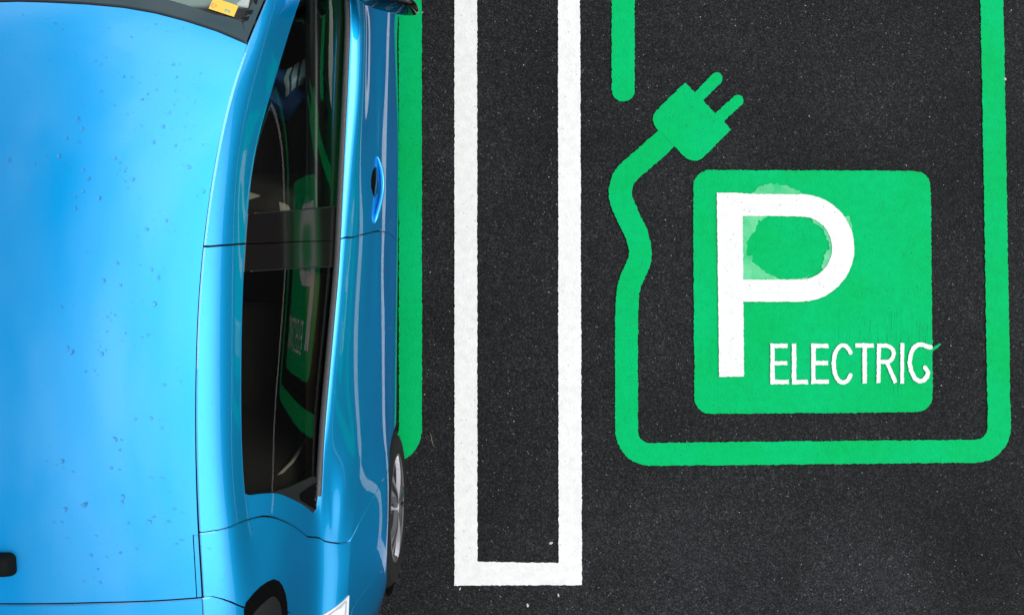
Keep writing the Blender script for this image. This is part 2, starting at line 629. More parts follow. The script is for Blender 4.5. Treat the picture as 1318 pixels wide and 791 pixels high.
letter(strokes([(75, 64), (75, 352)], [(60, 81), (182, 80)], [(64, 205), (180, 202)], [(60, 336), (190, 335)]), kbox(40, 208), 101, 'white letter E, first of the word')
letter(strokes([(227, 64), (227, 352)], [(212, 336), (324, 335)]), kbox(195, 340), 103, 'white letter L')
letter(strokes([(363, 64), (363, 350)], [(348, 81), (470, 80)], [(352, 203), (467, 202)], [(348, 334), (474, 333)]), kbox(335, 490), 105, 'white letter E, second in the word')
letter(strokes(arc(572, 208, 66, 131, -38, -322, 26)), kbox(480, 655), 107, 'white letter C in the middle of the word')
letter(strokes([(658, 79), (788, 78)], [(725, 66), (725, 347)]), kbox(645, 800), 109, 'white letter T')
letter(strokes([(826, 64), (822, 342)], [(826, 79), (880, 80)] + arc(880, 137, 50, 56, -90, 90, 10) + [(830, 192)], [(878, 190), (944, 340)], w=5.1), kbox(800, 965), 111, 'white letter R')
letter(strokes([(990, 62), (989, 347)], w=5.0), kbox(965, 1012), 113, 'white letter I')
letter(strokes([(1190, 92), (1160, 84), (1130, 72), (1100, 72), (1068, 100), (1048, 150), (1042, 200), (1052, 255), (1080, 310), (1110, 332), (1140, 325), (1166, 295), (1172, 265), (1150, 232)], w=5.6), kbox(1018, 1205, 40), 115, 'worn white letter C at the ragged panel edge')

# ------------------------------------------------------------------ litter on the asphalt
def chip(name, px, py, r, mat, label, group=None, stretch=(1, 1, .55), rz=0.0):
    bm = bmesh.new()
    bmesh.ops.create_icosphere(bm, subdivisions=2, radius=1)
    for v in bm.verts:
        k = 1 + 0.28 * math.sin(v.co.x * 5 + px) * math.cos(v.co.y * 4 + py)
        v.co = Vector((v.co.x * r * stretch[0] * k, v.co.y * r * stretch[1] * k, v.co.z * r * stretch[2] * k))
    o = bm_obj(name, bm, mat)
    x, y, _ = at(px, py)
    o.location = (x, y, r * stretch[2] * 0.8)
    o.rotation_euler.z = rz
    return tag(o, label, 'pebble' if name == 'pebble' else 'twig', group)


M_STONE = mat_simple('pale_stone', (.55, .54, .52), 0.8, var=0.25, scale=200)
M_STRAW = mat_simple('dry_straw', (.14, .12, .07), 0.8, var=0.3, scale=200)
chip('pebble', 1293, 102, .0062, M_STONE, 'white pebble beside the long green line at the far right', 'pebbles on the asphalt')
chip('pebble', 718.5, 765, .0055, M_STONE, 'pale pebble just below the right corner of the white divider', 'pebbles on the asphalt', (.7, 1.4, .5), .3)
chip('pebble', 592, 757, .0045, M_STONE, 'pale pebble just below the left corner of the white divider', 'pebbles on the asphalt', (.7, 1.5, .5), -.3)
chip('pebble', 709, 698, .0070, M_STONE, 'grey pebble inside the white divider near its closed end', 'pebbles on the asphalt', (1.4, .8, .5), .2)
chip('pebble', 679, 778, .0065, M_STONE, 'grey pebble on the asphalt below the closed end of the divider', 'pebbles on the asphalt', (.8, 1.3, .5), .1)
bm = bmesh.new()
tube(bm, [at(553, 556, .004), at(555, 562, .006), at(556, 568, .005), at(558, 574, .003)], [.001, .002, .0022, .001], 6)
tw = bm_obj('straw_twig', bm, M_STRAW)
tag(tw, 'thin dry straw twig lying on asphalt beside the car wheel', 'twig')

# ------------------------------------------------------------------ the car's surface, measured row by row
XC = -1.314                         # centre line of the car
WY, WZ, WR = -0.789, 0.305, 0.305   # rear wheel
FY = 1.80                           # front axle


def row(pix, ext_rear, ext_front):
    pts = [(at(px, py, z)[1], at(px, py, z)[0], z) for py, px, z in pix]
    pts += list(ext_rear) + list(ext_front)
    return np.array(sorted(pts))


YT = np.arange(-1.60, 2.75, 0.005)


def pchip(x, y, xq):
    h = np.diff(x); dl = np.diff(y) / h
    m = np.zeros_like(y)
    for i in range(1, len(x) - 1):
        if dl[i - 1] * dl[i] > 0:
            w1 = 2 * h[i] + h[i - 1]; w2 = h[i] + 2 * h[i - 1]
            m[i] = (w1 + w2) / (w1 / dl[i - 1] + w2 / dl[i])
    m[0] = dl[0]; m[-1] = dl[-1]
    k = np.clip(np.searchsorted(x, xq) - 1, 0, len(x) - 2)
    t = (xq - x[k]) / h[k]
    tt = np.clip(t, -3, 4)
    r = (1 + 2 * tt) * (1 - tt) ** 2 * y[k] + tt * (1 - tt) ** 2 * h[k] * m[k] + tt * tt * (3 - 2 * tt) * y[k + 1] + tt * tt * (tt - 1) * h[k] * m[k + 1]
    r = np.where(t < 0, y[0] + (xq - x[0]) * m[0], r)
    r = np.where(t > 1, np.where(k == len(x) - 2, y[-1] + (xq - x[-1]) * m[-1], r), r)
    return r


def gauss(a, sig):
    n = int(3 * sig / 0.005)
    k = np.exp(-0.5 * (np.arange(-n, n + 1) * 0.005 / sig) ** 2); k /= k.sum()
    p = np.concatenate((2 * a[0] - a[n:0:-1], a, 2 * a[-1] - a[-2:-n - 2:-1]))
    return np.convolve(p, k, 'valid')


# (photo row, photo column, height)   then (Y, X, Z) beyond the picture
ROWS = [
    # 0 roof ditch / windscreen edge
    row([(0, 345, 1.345), (57, 320, 1.412), (107, 302, 1.435), (167, 287, 1.446), (263, 270, 1.454), (334, 261.6, 1.456), (403, 256, 1.457), (473, 254, 1.457), (540, 253, 1.455), (613, 254, 1.45), (684, 256.5, 1.442), (768, 262, 1.43)],
        [(-1.15, -.84, 1.36), (-1.35, -.86, 1.28)], [(1.15, -.635, 1.16), (1.42, -.585, .99)]),
    # 1 rail crest
    row([(0, 356, 1.315), (57, 337, 1.378), (120, 316, 1.398), (200, 301, 1.410), (271, 290, 1.416), (360, 282, 1.419), (438, 279, 1.419), (540, 278.5, 1.416), (620, 281, 1.410), (683, 286, 1.402), (770, 292, 1.39)],
        [(-1.15, -.80, 1.32), (-1.35, -.82, 1.24)], [(1.15, -.62, 1.12), (1.42, -.573, .975)]),
    # 2 window top
    row([(0, 386, 1.205), (50, 369, 1.255), (100, 355, 1.29), (200, 326.5, 1.32), (280, 318, 1.332), (340, 314, 1.335), (400, 311.5, 1.336), (460, 310.5, 1.336), (550, 310.5, 1.332), (600, 312, 1.326), (640, 315, 1.32), (720, 326, 1.305), (780, 332, 1.295)],
        [(-1.15, -.755, 1.25), (-1.35, -.78, 1.18)], [(1.10, -.60, 1.09), (1.32, -.565, .965), (1.42, -.56, .95)]),
    # 3 glass middle
    row([(0, 421, 1.06), (100, 406, 1.10), (200, 389, 1.125), (280, 383, 1.135), (340, 377, 1.14), (400, 372, 1.142), (460, 369.5, 1.145), (550, 365.5, 1.15), (600, 365, 1.15), (640, 364, 1.15), (720, 368, 1.15), (780, 371, 1.145)],
        [(-1.15, -.69, 1.11), (-1.35, -.73, 1.06)], [(1.10, -.574, .99), (1.32, -.555, .95), (1.42, -.552, .94)]),
    # 4 belt
    row([(0, 445, .915), (100, 441, .925), (200, 436.5, .935), (280, 433, .945), (340, 430.5, .955), (400, 425, .967), (460, 419.5, .98), (550, 411.5, .998), (600, 409, 1.005), (655, 407, 1.01), (720, 404, 1.015), (780, 404, 1.01)],
        [(-1.15, -.64, .985), (-1.35, -.69, .95)], [(1.10, -.565, .91), (1.32, -.555, .905), (1.42, -.55, .90)]),
    # 5 lip inner
    row([(0, 453, .915), (100, 450, .925), (200, 444.5, .935), (280, 440.5, .945), (340, 437.5, .955), (400, 432, .967), (460, 427, .98), (550, 419, .998), (600, 415.5, 1.003), (655, 412, 1.0), (720, 411, .99), (780, 411, .985)],
        [(-1.15, -.625, .965), (-1.35, -.68, .94)], [(1.10, -.553, .912), (1.42, -.538, .905), (1.9, -.57, .865), (2.3, -.68, .79), (2.5, -.85, .72)]),
    # 6 lip outer
    row([(0, 461.5, .902), (100, 459, .912), (200, 451.5, .924), (280, 446, .935), (340, 442, .946), (400, 437, .958), (460, 431.5, .971), (550, 423.5, .988), (600, 420, .99), (655, 418, .975), (720, 418, .957), (780, 418, .955)],
        [(-1.15, -.61, .945), (-1.35, -.67, .92)], [(1.10, -.538, .90), (1.42, -.52, .895), (1.9, -.55, .855), (2.3, -.66, .775), (2.5, -.84, .70)]),
    # 7 shoulder
    row([(0, 474, .83), (100, 473, .835), (200, 469.5, .84), (280, 466, .85), (340, 462.5, .855), (400, 458.5, .865), (460, 454, .875), (550, 447, .90), (600, 443.5, .92), (655, 438, .935), (720, 436, .93), (780, 434, .93)],
        [(-1.15, -.575, .915), (-1.35, -.65, .89)], [(1.10, -.505, .865), (1.42, -.485, .86), (1.9, -.50, .82), (2.3, -.62, .74), (2.5, -.81, .68)]),
    # 8 crease
    row([(0, 485.5, .73), (100, 485, .73), (200, 484.5, .73), (280, 483.5, .73), (340, 480.5, .733), (400, 477.5, .738), (460, 474.5, .745), (550, 469.5, .78), (600, 466, .82), (655, 459, .865), (697, 452.5, .885), (730, 451, .888), (780, 448, .885)],
        [(-1.15, -.545, .87), (-1.35, -.64, .85)], [(1.10, -.472, .73), (1.42, -.465, .73), (1.9, -.47, .71), (2.3, -.59, .67), (2.5, -.79, .62)]),
    # 9 middle of the side
    row([(0, 506.5, .52), (100, 505.8, .52), (200, 504.7, .52), (280, 503.7, .52), (340, 501.4, .52), (400, 501.1, .52), (460, 500.1, .52), (550, 499.2, .52), (600, 502, .55), (655, 503.3, .60), (697, 501, .61), (730, 498, .61), (780, 490, .61)],
        [(-1.15, -.52, .60), (-1.35, -.615, .60)], [(1.10, -.441, .52), (1.42, -.441, .52), (1.9, -.445, .52), (2.3, -.56, .50), (2.5, -.76, .48)]),
    # 10 bulge
    row([(0, 513.5, .38), (200, 513, .38), (340, 511, .38), (460, 509.5, .38), (550, 508.5, .38), (600, 508, .38), (655, 507, .38), (697, 505, .40), (745, 500, .44)],
        [(-1.15, -.50, .44), (-1.35, -.60, .42)], [(1.10, -.447, .38), (1.42, -.445, .38), (1.9, -.447, .38), (2.3, -.555, .36), (2.5, -.75, .34)]),
    # 11 sill
    row([(0, 511, .19), (200, 510.5, .19), (340, 509, .19), (460, 508, .19), (550, 507, .19), (600, 507, .19), (655, 506, .20), (697, 503, .22), (745, 499, .25)],
        [(-1.15, -.52, .25), (-1.35, -.62, .24)], [(1.10, -.475, .19), (1.42, -.475, .19), (1.9, -.475, .20), (2.3, -.58, .2), (2.5, -.77, .2)]),
    # 12: between the crease and the middle of the side (s = 8.5)
    row([(0, 499, .64), (100, 495.5, .66), (200, 491, .685), (280, 492.5, .66), (340, 490.5, .665), (400, 490, .65), (460, 490, .637), (550, 491, .62), (600, 492, .65), (655, 486, .74), (697, 481, .755), (730, 477, .765), (780, 469, .77)],
        [(-1.15, -.532, .75), (-1.35, -.63, .74)], [(1.10, -.448, .64), (1.42, -.447, .64), (1.9, -.45, .63), (2.3, -.57, .6), (2.5, -.77, .56)]),
]


def XADJ(x, dz, z):
    """keep a row on its measured sight line when its height is refined"""
    return x * (H - z) / (H - z + dz)


SIG = [.09, .09, .08] + [.06] * 10
TX = np.array([gauss(pchip(r[:, 0], r[:, 1], YT), g_) for r, g_ in zip(ROWS, SIG)])
TZ = np.array([gauss(pchip(r[:, 0], r[:, 2], YT), g_) for r, g_ in zip(ROWS, SIG)])
# the door glass is an even arc between the window top and the belt
_ch = np.hypot(TX[4] - TX[2], TZ[4] - TZ[2])
_nx, _nz = (TZ[2] - TZ[4]) / _ch, (TX[4] - TX[2]) / _ch
_sag = 0.0115 * _ch / 0.385
TX[3] = 0.5 * (TX[2] + TX[4]) + _nx * _sag
TZ[3] = 0.5 * (TZ[2] + TZ[4]) + _nz * _sag


def cardinal(knots):
    """natural cubic spline as a linear operator: returns f(t) -> weights (len(t), n)"""
    n = len(knots); h = np.diff(knots)
    A = np.zeros((n, n)); B = np.zeros((n, n))
    A[0, 0] = A[-1, -1] = 1
    for i in range(1, n - 1):
        A[i, i - 1] = h[i - 1]; A[i, i] = 2 * (h[i - 1] + h[i]); A[i, i + 1] = h[i]
        B[i, i - 1] = 6 / h[i - 1]; B[i, i] = -6 / h[i - 1] - 6 / h[i]; B[i, i + 1] = 6 / h[i]
    M = np.linalg.solve(A, B)
    I = np.eye(n)

    def f(t):
        k = np.clip(np.searchsorted(knots, t, side='right') - 1, 0, n - 2)
        a = (knots[k + 1] - t) / h[k]; b = (t - knots[k]) / h[k]
        return (a[:, None] * I[k] + b[:, None] * I[k + 1] + (((a ** 3 - a) * h[k] ** 2 / 6)[:, None] * M[k] + ((b ** 3 - b) * h[k] ** 2 / 6)[:, None] * M[k + 1]))
    return f


# spline groups across the car: (knots, s values, rows)
GRP = [([0, .058, .165], [0, 1, 2], [0, 1, 2]), ([0, .19, .385], [2, 3, 4], [2, 3, 4]),
       ([0, .022, .11, .24], [5, 6, 7, 8], [5, 6, 7, 8]), ([0, .085, .215, .36, .55], [8, 8.5, 9, 10, 11], [8, 12, 9, 10, 11])]
CARD = [(cardinal(np.array(k, float)), np.array(k, float), np.array(sv, float), r_) for k, sv, r_ in GRP]
SM_ROWS = np.array([0, 1, 2, 3, 5, 7, 8])
SM_K = np.array([0, .058, .165, .34, .52, .61, .665])
SM_F = cardinal(SM_K)
SM_S = np.array([0, 1, 2, 3, 4.5, 7, 8.0])


def _door(s, Y):
    """point on the side surface with the sharp belt line"""
    X = np.zeros_like(Y); Z = np.zeros_like(Y)
    ty = [np.interp(Y, YT, r) for r in TX]; tz = [np.interp(Y, YT, r) for r in TZ]
    ty = np.array(ty); tz = np.array(tz)
    done = np.zeros(Y.shape, bool)
    for f, k, sv, r_ in CARD:
        msk = (s >= sv[0]) & (s <= sv[-1]) & ~done
        if msk.any():
            w = f(np.interp(s[msk], sv, k))
            X[msk] = np.einsum('ij,ji->i', w, ty[r_][:, msk]); Z[msk] = np.einsum('ij,ji->i', w, tz[r_][:, msk])
            done |= msk
    msk = ~done
    if msk.any():
        t = s[msk] - 4
        X[msk] = ty[4][msk] * (1 - t) + ty[5][msk] * t; Z[msk] = tz[4][msk] * (1 - t) + tz[5][msk] * t
    e0 = 0.60 - 0.18 * np.clip((s - 4.0) / 1.2, 0, 1)
    b = np.clip((-Y - e0) / (0.72 - e0 + 0.06 * (e0 < 0.6)), 0, 1); b = b * b * (3 - 2 * b)
    msk = (b > 0) & (s < 8)
    if msk.any():
        w = SM_F(np.interp(s[msk], SM_S, SM_K))
        d = ty[SM_ROWS][:, msk]; e_ = tz[SM_ROWS][:, msk]
        X[msk] = X[msk] * (1 - b[msk]) + b[msk] * np.einsum('ij,ji->i', w, d)
        Z[msk] = Z[msk] * (1 - b[msk]) + b[msk] * np.einsum('ij,ji->i', w, e_)
    return X, Z


def surf(s, Y):
    s = np.asarray(s, float).ravel(); Y = np.asarray(Y, float).ravel()
    w = 0.16 * np.clip(1 - np.abs(s - 8) / 0.35, 0, 1)
    X = np.zeros_like(Y); Z = np.zeros_like(Y)
    offs = np.linspace(-1, 1, 7)
    for o in offs:
        a, b = _door(np.clip(s + o * w, 0, 11), Y)
        X += a / 7; Z += b / 7
    return np.stack((X, Y, Z), 1)


def surf_n(s, Y):
    s = np.asarray(s, float).ravel(); Y = np.asarray(Y, float).ravel()
    ds = 0.03; dy = 0.012
    s0 = np.clip(s - ds, 0, 11); s1 = np.clip(s + ds, 0, 11)
    a = surf(s1, Y) - surf(s0, Y)
    b = surf(s, Y + dy) - surf(s, Y - dy)
    n = np.cross(a, b)
    n /= np.linalg.norm(n, axis=1)[:, None] + 1e-12
    return n


# inverse: where on the side surface does a measured point lie
_S = np.linspace(0, 11, 441); _Y = np.arange(-1.3, 1.3, 0.006)
_SS, _YY = np.meshgrid(_S, _Y, indexing='ij')
_P = surf(_SS, _YY)
_px = PX + _P[:, 0] * F / (H - _P[:, 2]); _py = PY - _P[:, 1] * F / (H - _P[:, 2])


def inv(px, py, smin=0, smax=11):
    d = (_px - px) ** 2 + (_py - py) ** 2 + 1e6 * ((_SS.ravel() < smin) | (_SS.ravel() > smax))
    i = int(np.argmin(d))
    return _SS.ravel()[i], _YY.ravel()[i]


def curve(pts, ext=()):
    """Y as a function of s through measured points"""
    sy = [inv(*p) for p in pts] + list(ext)
    sy.sort()
    s = np.array([a for a, b in sy]); y = np.array([b for a, b in sy])
    keep = np.concatenate(([True], np.diff(s) > 0.02))
    s, y = s[keep], y[keep]
    return lambda q: np.interp(np.asarray(q, float), SQ, np.convolve(np.pad(np.interp(SQ, s, y), 11, mode='edge'), KER, 'valid'))


SQ = np.linspace(0, 11, 551)
KER = np.hanning(25)[1:-1]; KER = KER / KER.sum()

c_tail = curve([(250, 769.5, 0, 1), (273, 768, 0, 2), (292, 773, 0, 2.5), (314, 781, 1, 3)], [(3.2, -.93), (4.2, -1.15), (8, -1.2), (11, -1.2)])
c_bump = curve([(449, 788, 8, 8.4), (472, 757, 8, 10), (493, 731, 8, 11)], [(11, -1.0), (0, -1.17), (7.9, -1.15)])
c_rdoor = curve([(259, 686, 0, 1), (285, 681, 0, 2), (310, 672, 1, 3), (338, 663.5, 2, 4), (352, 664.5, 2, 4), (382, 680, 2, 5), (400, 690, 3, 6), (420, 697, 3, 7), (440, 699, 5, 8), (452, 696, 7, 8.05), (463, 672, 8, 9.5), (478, 643, 8, 10), (493, 616, 8.5, 10)], [(10, -.50), (11, -.50)])
c_win = curve([(311.5, 628, 1.9, 2.1), (313, 636, 2, 2.3), (318, 640, 2, 2.5), (330, 637, 2, 3), (345, 634, 2.2, 3.4), (358, 635, 2.4, 3.8), (375, 641, 2.6, 3.9), (392, 651, 3, 4), (406, 661, 3.6, 4)], [(0, -.545), (4.12, -.658), (4.36, -.635), (5, -.60), (11, -.60)])
c_tri = curve([(352, 634, 2, 4), (372, 628, 2, 4), (390, 620, 2, 4), (408, 610.5, 3, 4)], [(0, -.60), (2.0, -.60), (4.3, -.59), (11, -.59)])
c_bp1 = curve([(313, 351, 1.9, 2.3), (322, 348, 2, 3), (370, 346, 2, 4), (430, 343, 3, 4)], [(0, .095), (11, .11)])
c_b = curve([(269, 316, 0, .6), (290, 315, 0, 2), (330, 313.5, 1, 4), (385, 311, 2, 4), (433, 308, 3, 4.2), (455, 305, 5, 8), (470, 301, 6, 8), (480, 298, 6, 8.2), (490, 297.5, 8, 10), (498, 299, 8, 10.4), (506, 305, 8, 11)], [(11, .24)])
c_bp2 = curve([(318, 273, 1.9, 2.3), (325, 276, 2, 3), (378, 272, 2, 4), (432, 265, 3, 4)], [(0, .28), (11, .33)])
c_fd = lambda q: np.full(np.shape(q), 1.335) + 0.0 * np.asarray(q)
c_wf = lambda q: np.interp(np.asarray(q, float), [0, 2, 3, 4, 11], [1.27, 1.27, 1.20, 1.10, 1.10])
c_end = lambda q: np.interp(np.asarray(q, float), [0, 2, 4, 8, 10, 11], [-1.17, -1.24, -1.33, -1.36, -1.40, -1.36])
c_nose = lambda q: np.interp(np.asarray(q, float), [5, 8, 10, 11], [2.42, 2.46, 2.50, 2.46])

SROW = np.unique(np.concatenate((np.linspace(0, 2, 21), np.linspace(2, 4, 23), np.linspace(4, 5, 4), np.linspace(5, 6, 5), np.linspace(6, 7.6, 13), np.linspace(7.6, 8.4, 11), np.linspace(8.4, 11, 23))))
car = empty('electric_car', (XC, 0.5, 0.0))
tag(car, 'bright blue metallic hatchback with rain drops on its roof, parked beside the white divider', 'car')

GAP = 0.0030
ARCHES = [(WY, WZ, 0.338), (FY, WZ, 0.338)]


def side_panel(name, mat, specs, parent=car, flange=0.012, lift=0.0, both=True, arches=True, snap=True):
    """panels on the side surface. specs: list of (s rows, [column curves], [gaps at both ends], hole test)"""
    out = []
    for sg in ((1, -1) if both else (1,)):
        verts, norms, faces = [], [], []
        for srow, cols, gaps, hole in specs:
            srow = np.asarray(srow, float)
            Yc = [np.asarray(c(srow), float) for c in cols]
            Yc[0] = Yc[0] + gaps[0]; Yc[-1] = Yc[-1] - gaps[1]
            cl, span = [], []
            for k in range(len(cols) - 1):
                ln = float(np.max(Yc[k + 1] - Yc[k]))
                n = max(2, int(math.ceil(ln / 0.014)))
                for j in range(n + (k == len(cols) - 2)):
                    cl.append(Yc[k] + (Yc[k + 1] - Yc[k]) * (j / n)); span.append(k)
            Yg = np.array(cl).T                      # rows x cols
            Sg = np.repeat(srow[:, None], Yg.shape[1], 1)
            P = surf(Sg, Yg).reshape(*Yg.shape, 3); Nn = surf_n(Sg, Yg).reshape(*Yg.shape, 3)
            if lift: P = P + Nn * lift
            keep = np.ones((Yg.shape[0] - 1, Yg.shape[1] - 1), bool)
            if hole is not None:
                for i in range(keep.shape[0]):
                    sm_ = 0.5 * (srow[i] + srow[i + 1])
                    for j in range(keep.shape[1]):
                        if hole(sm_, span[j]): keep[i, j] = False
            fld = np.full(Yg.shape, 1.0)
            if arches:
                for ay, az, ar in ARCHES:
                    ar = ar if snap else ar + 0.03
                    dy, dz = P[..., 1] - ay, P[..., 2] - az
                    fld = np.minimum(fld, np.where(dz >= 0, np.hypot(dy, dz), np.abs(dy)) - ar)
            idx = {}

            def corner(i, j):
                if (i, j) not in idx:
                    idx[(i, j)] = len(verts)
                    verts.append(P[i, j].copy()); norms.append(Nn[i, j].copy())
                return idx[(i, j)]

            def cut(a, b):
                k = (a, b) if a < b else (b, a)
                if k not in idx:
                    (p, q) = k
                    t = fld[p] / (fld[p] - fld[q])
                    n_ = Nn[p] * (1 - t) + Nn[q] * t
                    idx[k] = len(verts)
                    verts.append(P[p] * (1 - t) + P[q] * t); norms.append(n_ / np.linalg.norm(n_))
                return idx[k]

            ed = {}
            for i, j in np.argwhere(keep):
                cs = [(i, j), (i + 1, j), (i + 1, j + 1), (i, j + 1)]
                q = []
                for k in range(4):
                    a, b = cs[k], cs[(k + 1) % 4]
                    if fld[a] > 0: q.append(corner(*a))
                    if (fld[a] > 0) != (fld[b] > 0): q.append(cut(a, b))
                if len(q) < 3: continue
                q = tuple(q)
                faces.append(q)
                for a, b in zip(q, q[1:] + q[:1]):
                    ed[(a, b)] = 1
            if flange:
                fl = {}
                for (a, b) in list(ed):
                    if (b, a) in ed: continue
                    for v in (a, b):
                        if v not in fl:
                            n_ = norms[v]
                            i1 = len(verts); verts.append(verts[v] - n_ * flange); norms.append(n_)
                            fl[v] = i1
                    faces.append((b, a, fl[a], fl[b]))
        v = np.array(verts); n_ = np.array(norms)
        if sg < 0:
            v = v.copy(); v[:, 0] = 2 * XC - v[:, 0]; n_ = n_.copy(); n_[:, 0] *= -1
            faces = [f[::-1] for f in faces]
        out.append(mesh_from(name, v, faces, mat, parent, True, n_))
    return out


def rows_between(a, b): return np.unique(np.concatenate(([a], SROW[(SROW > a) & (SROW < b)], [b])))


WIN_S = (2.0, 4.35)
inwin = lambda s: WIN_S[0] < s < WIN_S[1]
full_rows = rows_between(0.05, 11)
# rear doors: hole between window end and the B pillar seam
rear_doors = side_panel('rear_door', M_BLUE, [(full_rows, [c_rdoor, lambda q: np.maximum(c_win(q), c_rdoor(q) + 0.04), c_b], (GAP, GAP), lambda s, k: inwin(s) and k == 1)])
front_doors = side_panel('front_door', M_BLUE, [(rows_between(0.05, 4.35), [c_b, c_wf, c_fd], (GAP, GAP), lambda s, k: inwin(s) and k == 0),
                                               (rows_between(4.35, 11), [c_b, c_wf, c_fd], (GAP, GAP), None)])
quarters = side_panel('rear_quarter_panel', M_BLUE, [(rows_between(0.05, 8), [c_tail, c_rdoor], (GAP, GAP), None),
                                                     (rows_between(8, 11), [c_bump, c_rdoor], (0.0012, GAP), None)])
tail_sides = side_panel('tailgate_corner', M_BLUE, [(rows_between(0.0, 8), [c_end, c_tail], (0, GAP), None)])
bumper_sides = side_panel('rear_bumper_corner', M_BLUE, [(rows_between(8.0, 11), [c_end, c_bump], (0, 0.0012), None)])
fenders = side_panel('front_wing', M_BLUE, [(rows_between(5, 11), [c_fd, c_nose], (GAP, 0), None)])
# dark shell below the panel gaps
side_panel('inner_shell', M_DARK, [(rows_between(0, 2), [c_end, c_fd], (0.02, 0.02), None),
                                   (rows_between(4.1, 5.3), [c_end, c_fd], (0.02, 0.02), None), (rows_between(5.3, 11), [c_end, c_nose], (0.02, 0.02), None)], lift=-0.014, flange=0, snap=False)
side_panel('inner_pillar', M_DARK, [(rows_between(2, 4.4), [c_end, c_win], (0.02, -0.004), None)], lift=-0.014, flange=0)

# glass and the black pillar trim
GL = -0.0045
rg = side_panel('rear_door_window', M_GLASS, [(rows_between(2.0, 4.3), [lambda q: np.maximum(c_tri(q), c_win(q)), c_bp1], (0.0005, 0.0), None)], lift=GL, flange=0, arches=False)
fg = side_panel('front_door_window', M_GLASS, [(rows_between(2.0, 4.3), [c_bp2, c_wf], (0, 0.0), None)], lift=GL, flange=0, arches=False)
bp = side_panel('pillar_cover', M_PILLAR, [(rows_between(2.02, 4.3), [c_bp1, c_b], (0, 0.0015), None),
                                          (rows_between(2.02, 4.3), [c_b, c_bp2], (0.0015, 0), None)], lift=-0.002, flange=0.006, arches=False)
tr = side_panel('window_corner_trim', M_BLACK, [(rows_between(2.55, 4.3), [c_win, lambda q: np.maximum(c_tri(q), c_win(q) + 0.0012)], (0.001, 0.0), None)], lift=-0.0015, flange=0.006, arches=False)


def side_strip(name, mat, s_fn, y0, y1, w, lift, parent=car, both=True, thick=0.006, n=120, prof=None):
    """raised strip that follows the side surface at s = s_fn(Y)"""
    outs = []
    Y = np.linspace(y0, y1, n)
    s = np.array([s_fn(y) for y in Y])
    P = surf(s, Y); Nn = surf_n(s, Y)
    T = np.gradient(P, axis=0); T /= np.linalg.norm(T, axis=1)[:, None]
    B = np.cross(Nn, T)
    prof = prof or [(-.5, 0), (-.42, .7), (-.2, 1), (.2, 1), (.42, .7), (.5, 0)]
    for sg in ((1, -1) if both else (1,)):
        verts, faces = [], []
        for i in range(n):
            for a, b in prof:
                p = P[i] + B[i] * a * w + Nn[i] * (lift + b * thick)
                if sg < 0: p = p * np.array([-1, 1, 1]) + np.array([2 * XC, 0, 0])
                verts.append(p)
        m_ = len(prof)
        for i in range(n - 1):
            for k in range(m_ - 1):
                q = (i * m_ + k, i * m_ + k + 1, (i + 1) * m_ + k + 1, (i + 1) * m_ + k)
                faces.append(q if sg > 0 else q[::-1])
        outs.append(mesh_from(name, verts, faces, mat, parent))
    return outs


side_strip('belt_moulding', M_MOULD, lambda y: 4.42, -0.60, 1.12, 0.020, -0.001, thick=0.007)
side_strip('window_seal', M_BLACK, lambda y: 4.12, -0.60, 1.10, 0.007, -0.003, thick=0.004)

# thin pale seals where the glass meets the black pillar
for cv, sh in ((c_bp1, -0.001), (c_bp2, 0.001)):
    for sg in (1, -1):
        q_ = np.linspace(2.12, 4.15, 40)
        p_ = surf(q_, cv(q_) + sh) - surf_n(q_, cv(q_)) * 0.0015
        if sg < 0: p_[:, 0] = 2 * XC - p_[:, 0]
        bm = bmesh.new(); tube(bm, [tuple(v) for v in p_], 0.0018, 6)
        bm_obj('pillar_seal', bm, M_BLACK, car)

# wheel housings
for ay in (WY, FY):
    for sg in (1, -1):
        bm = bmesh.new()
        n = 28
        xo, xi = -0.475, -0.72
        rgs = []
        for k in range(n + 1):
            th = math.pi * (-0.12 + 1.24 * k / n)
            rgs.append([bm.verts.new(((x if sg > 0 else 2 * XC - x), ay + math.cos(th) * 0.335, WZ + math.sin(th) * 0.335)) for x in (xo, xi)] +
                       [bm.verts.new(((xi if sg > 0 else 2 * XC - xi), ay + math.cos(th) * 0.02, WZ + math.sin(th) * 0.02))])
        for k in range(n):
            for j in range(2):
                bm.faces.new((rgs[k][j], rgs[k + 1][j], rgs[k + 1][j + 1], rgs[k][j + 1]))
        bm_obj('wheel_housing', bm, M_DARK, car)

# ------------------------------------------------------------------ roof
ditchX = lambda Y: np.interp(Y, YT, TX[0]); ditchZ = lambda Y: np.interp(Y, YT, TZ[0])
_cz = pchip(np.array([-1.3, -1.1, -.78, -.4, 0., .35, .62, .80, 1.1, 1.5, 1.7]), np.array([1.385, 1.445, 1.503, 1.534, 1.544, 1.539, 1.516, 1.488, 1.345, 1.07, .92]), YT)
_cz = gauss(_cz, 0.06)
centZ = lambda Y: np.interp(Y, YT, _cz)


def roof_pt(u, Y):
    """u in [-1, 1]: left ditch to right ditch"""
    w = ditchX(Y) - XC
    zd = ditchZ(Y)
    return np.stack((XC + u * w, Y, zd + (centZ(Y) - zd) * (1 - np.abs(u) ** 2.15)), -1)


def roof_n(u, Y):
    e = 0.01
    a = roof_pt(np.clip(u + e, -1, 1), Y) - roof_pt(np.clip(u - e, -1, 1), Y)
    b = roof_pt(u, Y + e) - roof_pt(u, Y - e)
    n = np.cross(a, b)
    return n / np.linalg.norm(n, axis=-1)[..., None]


def y_of(px_list, z_fn):
    pass


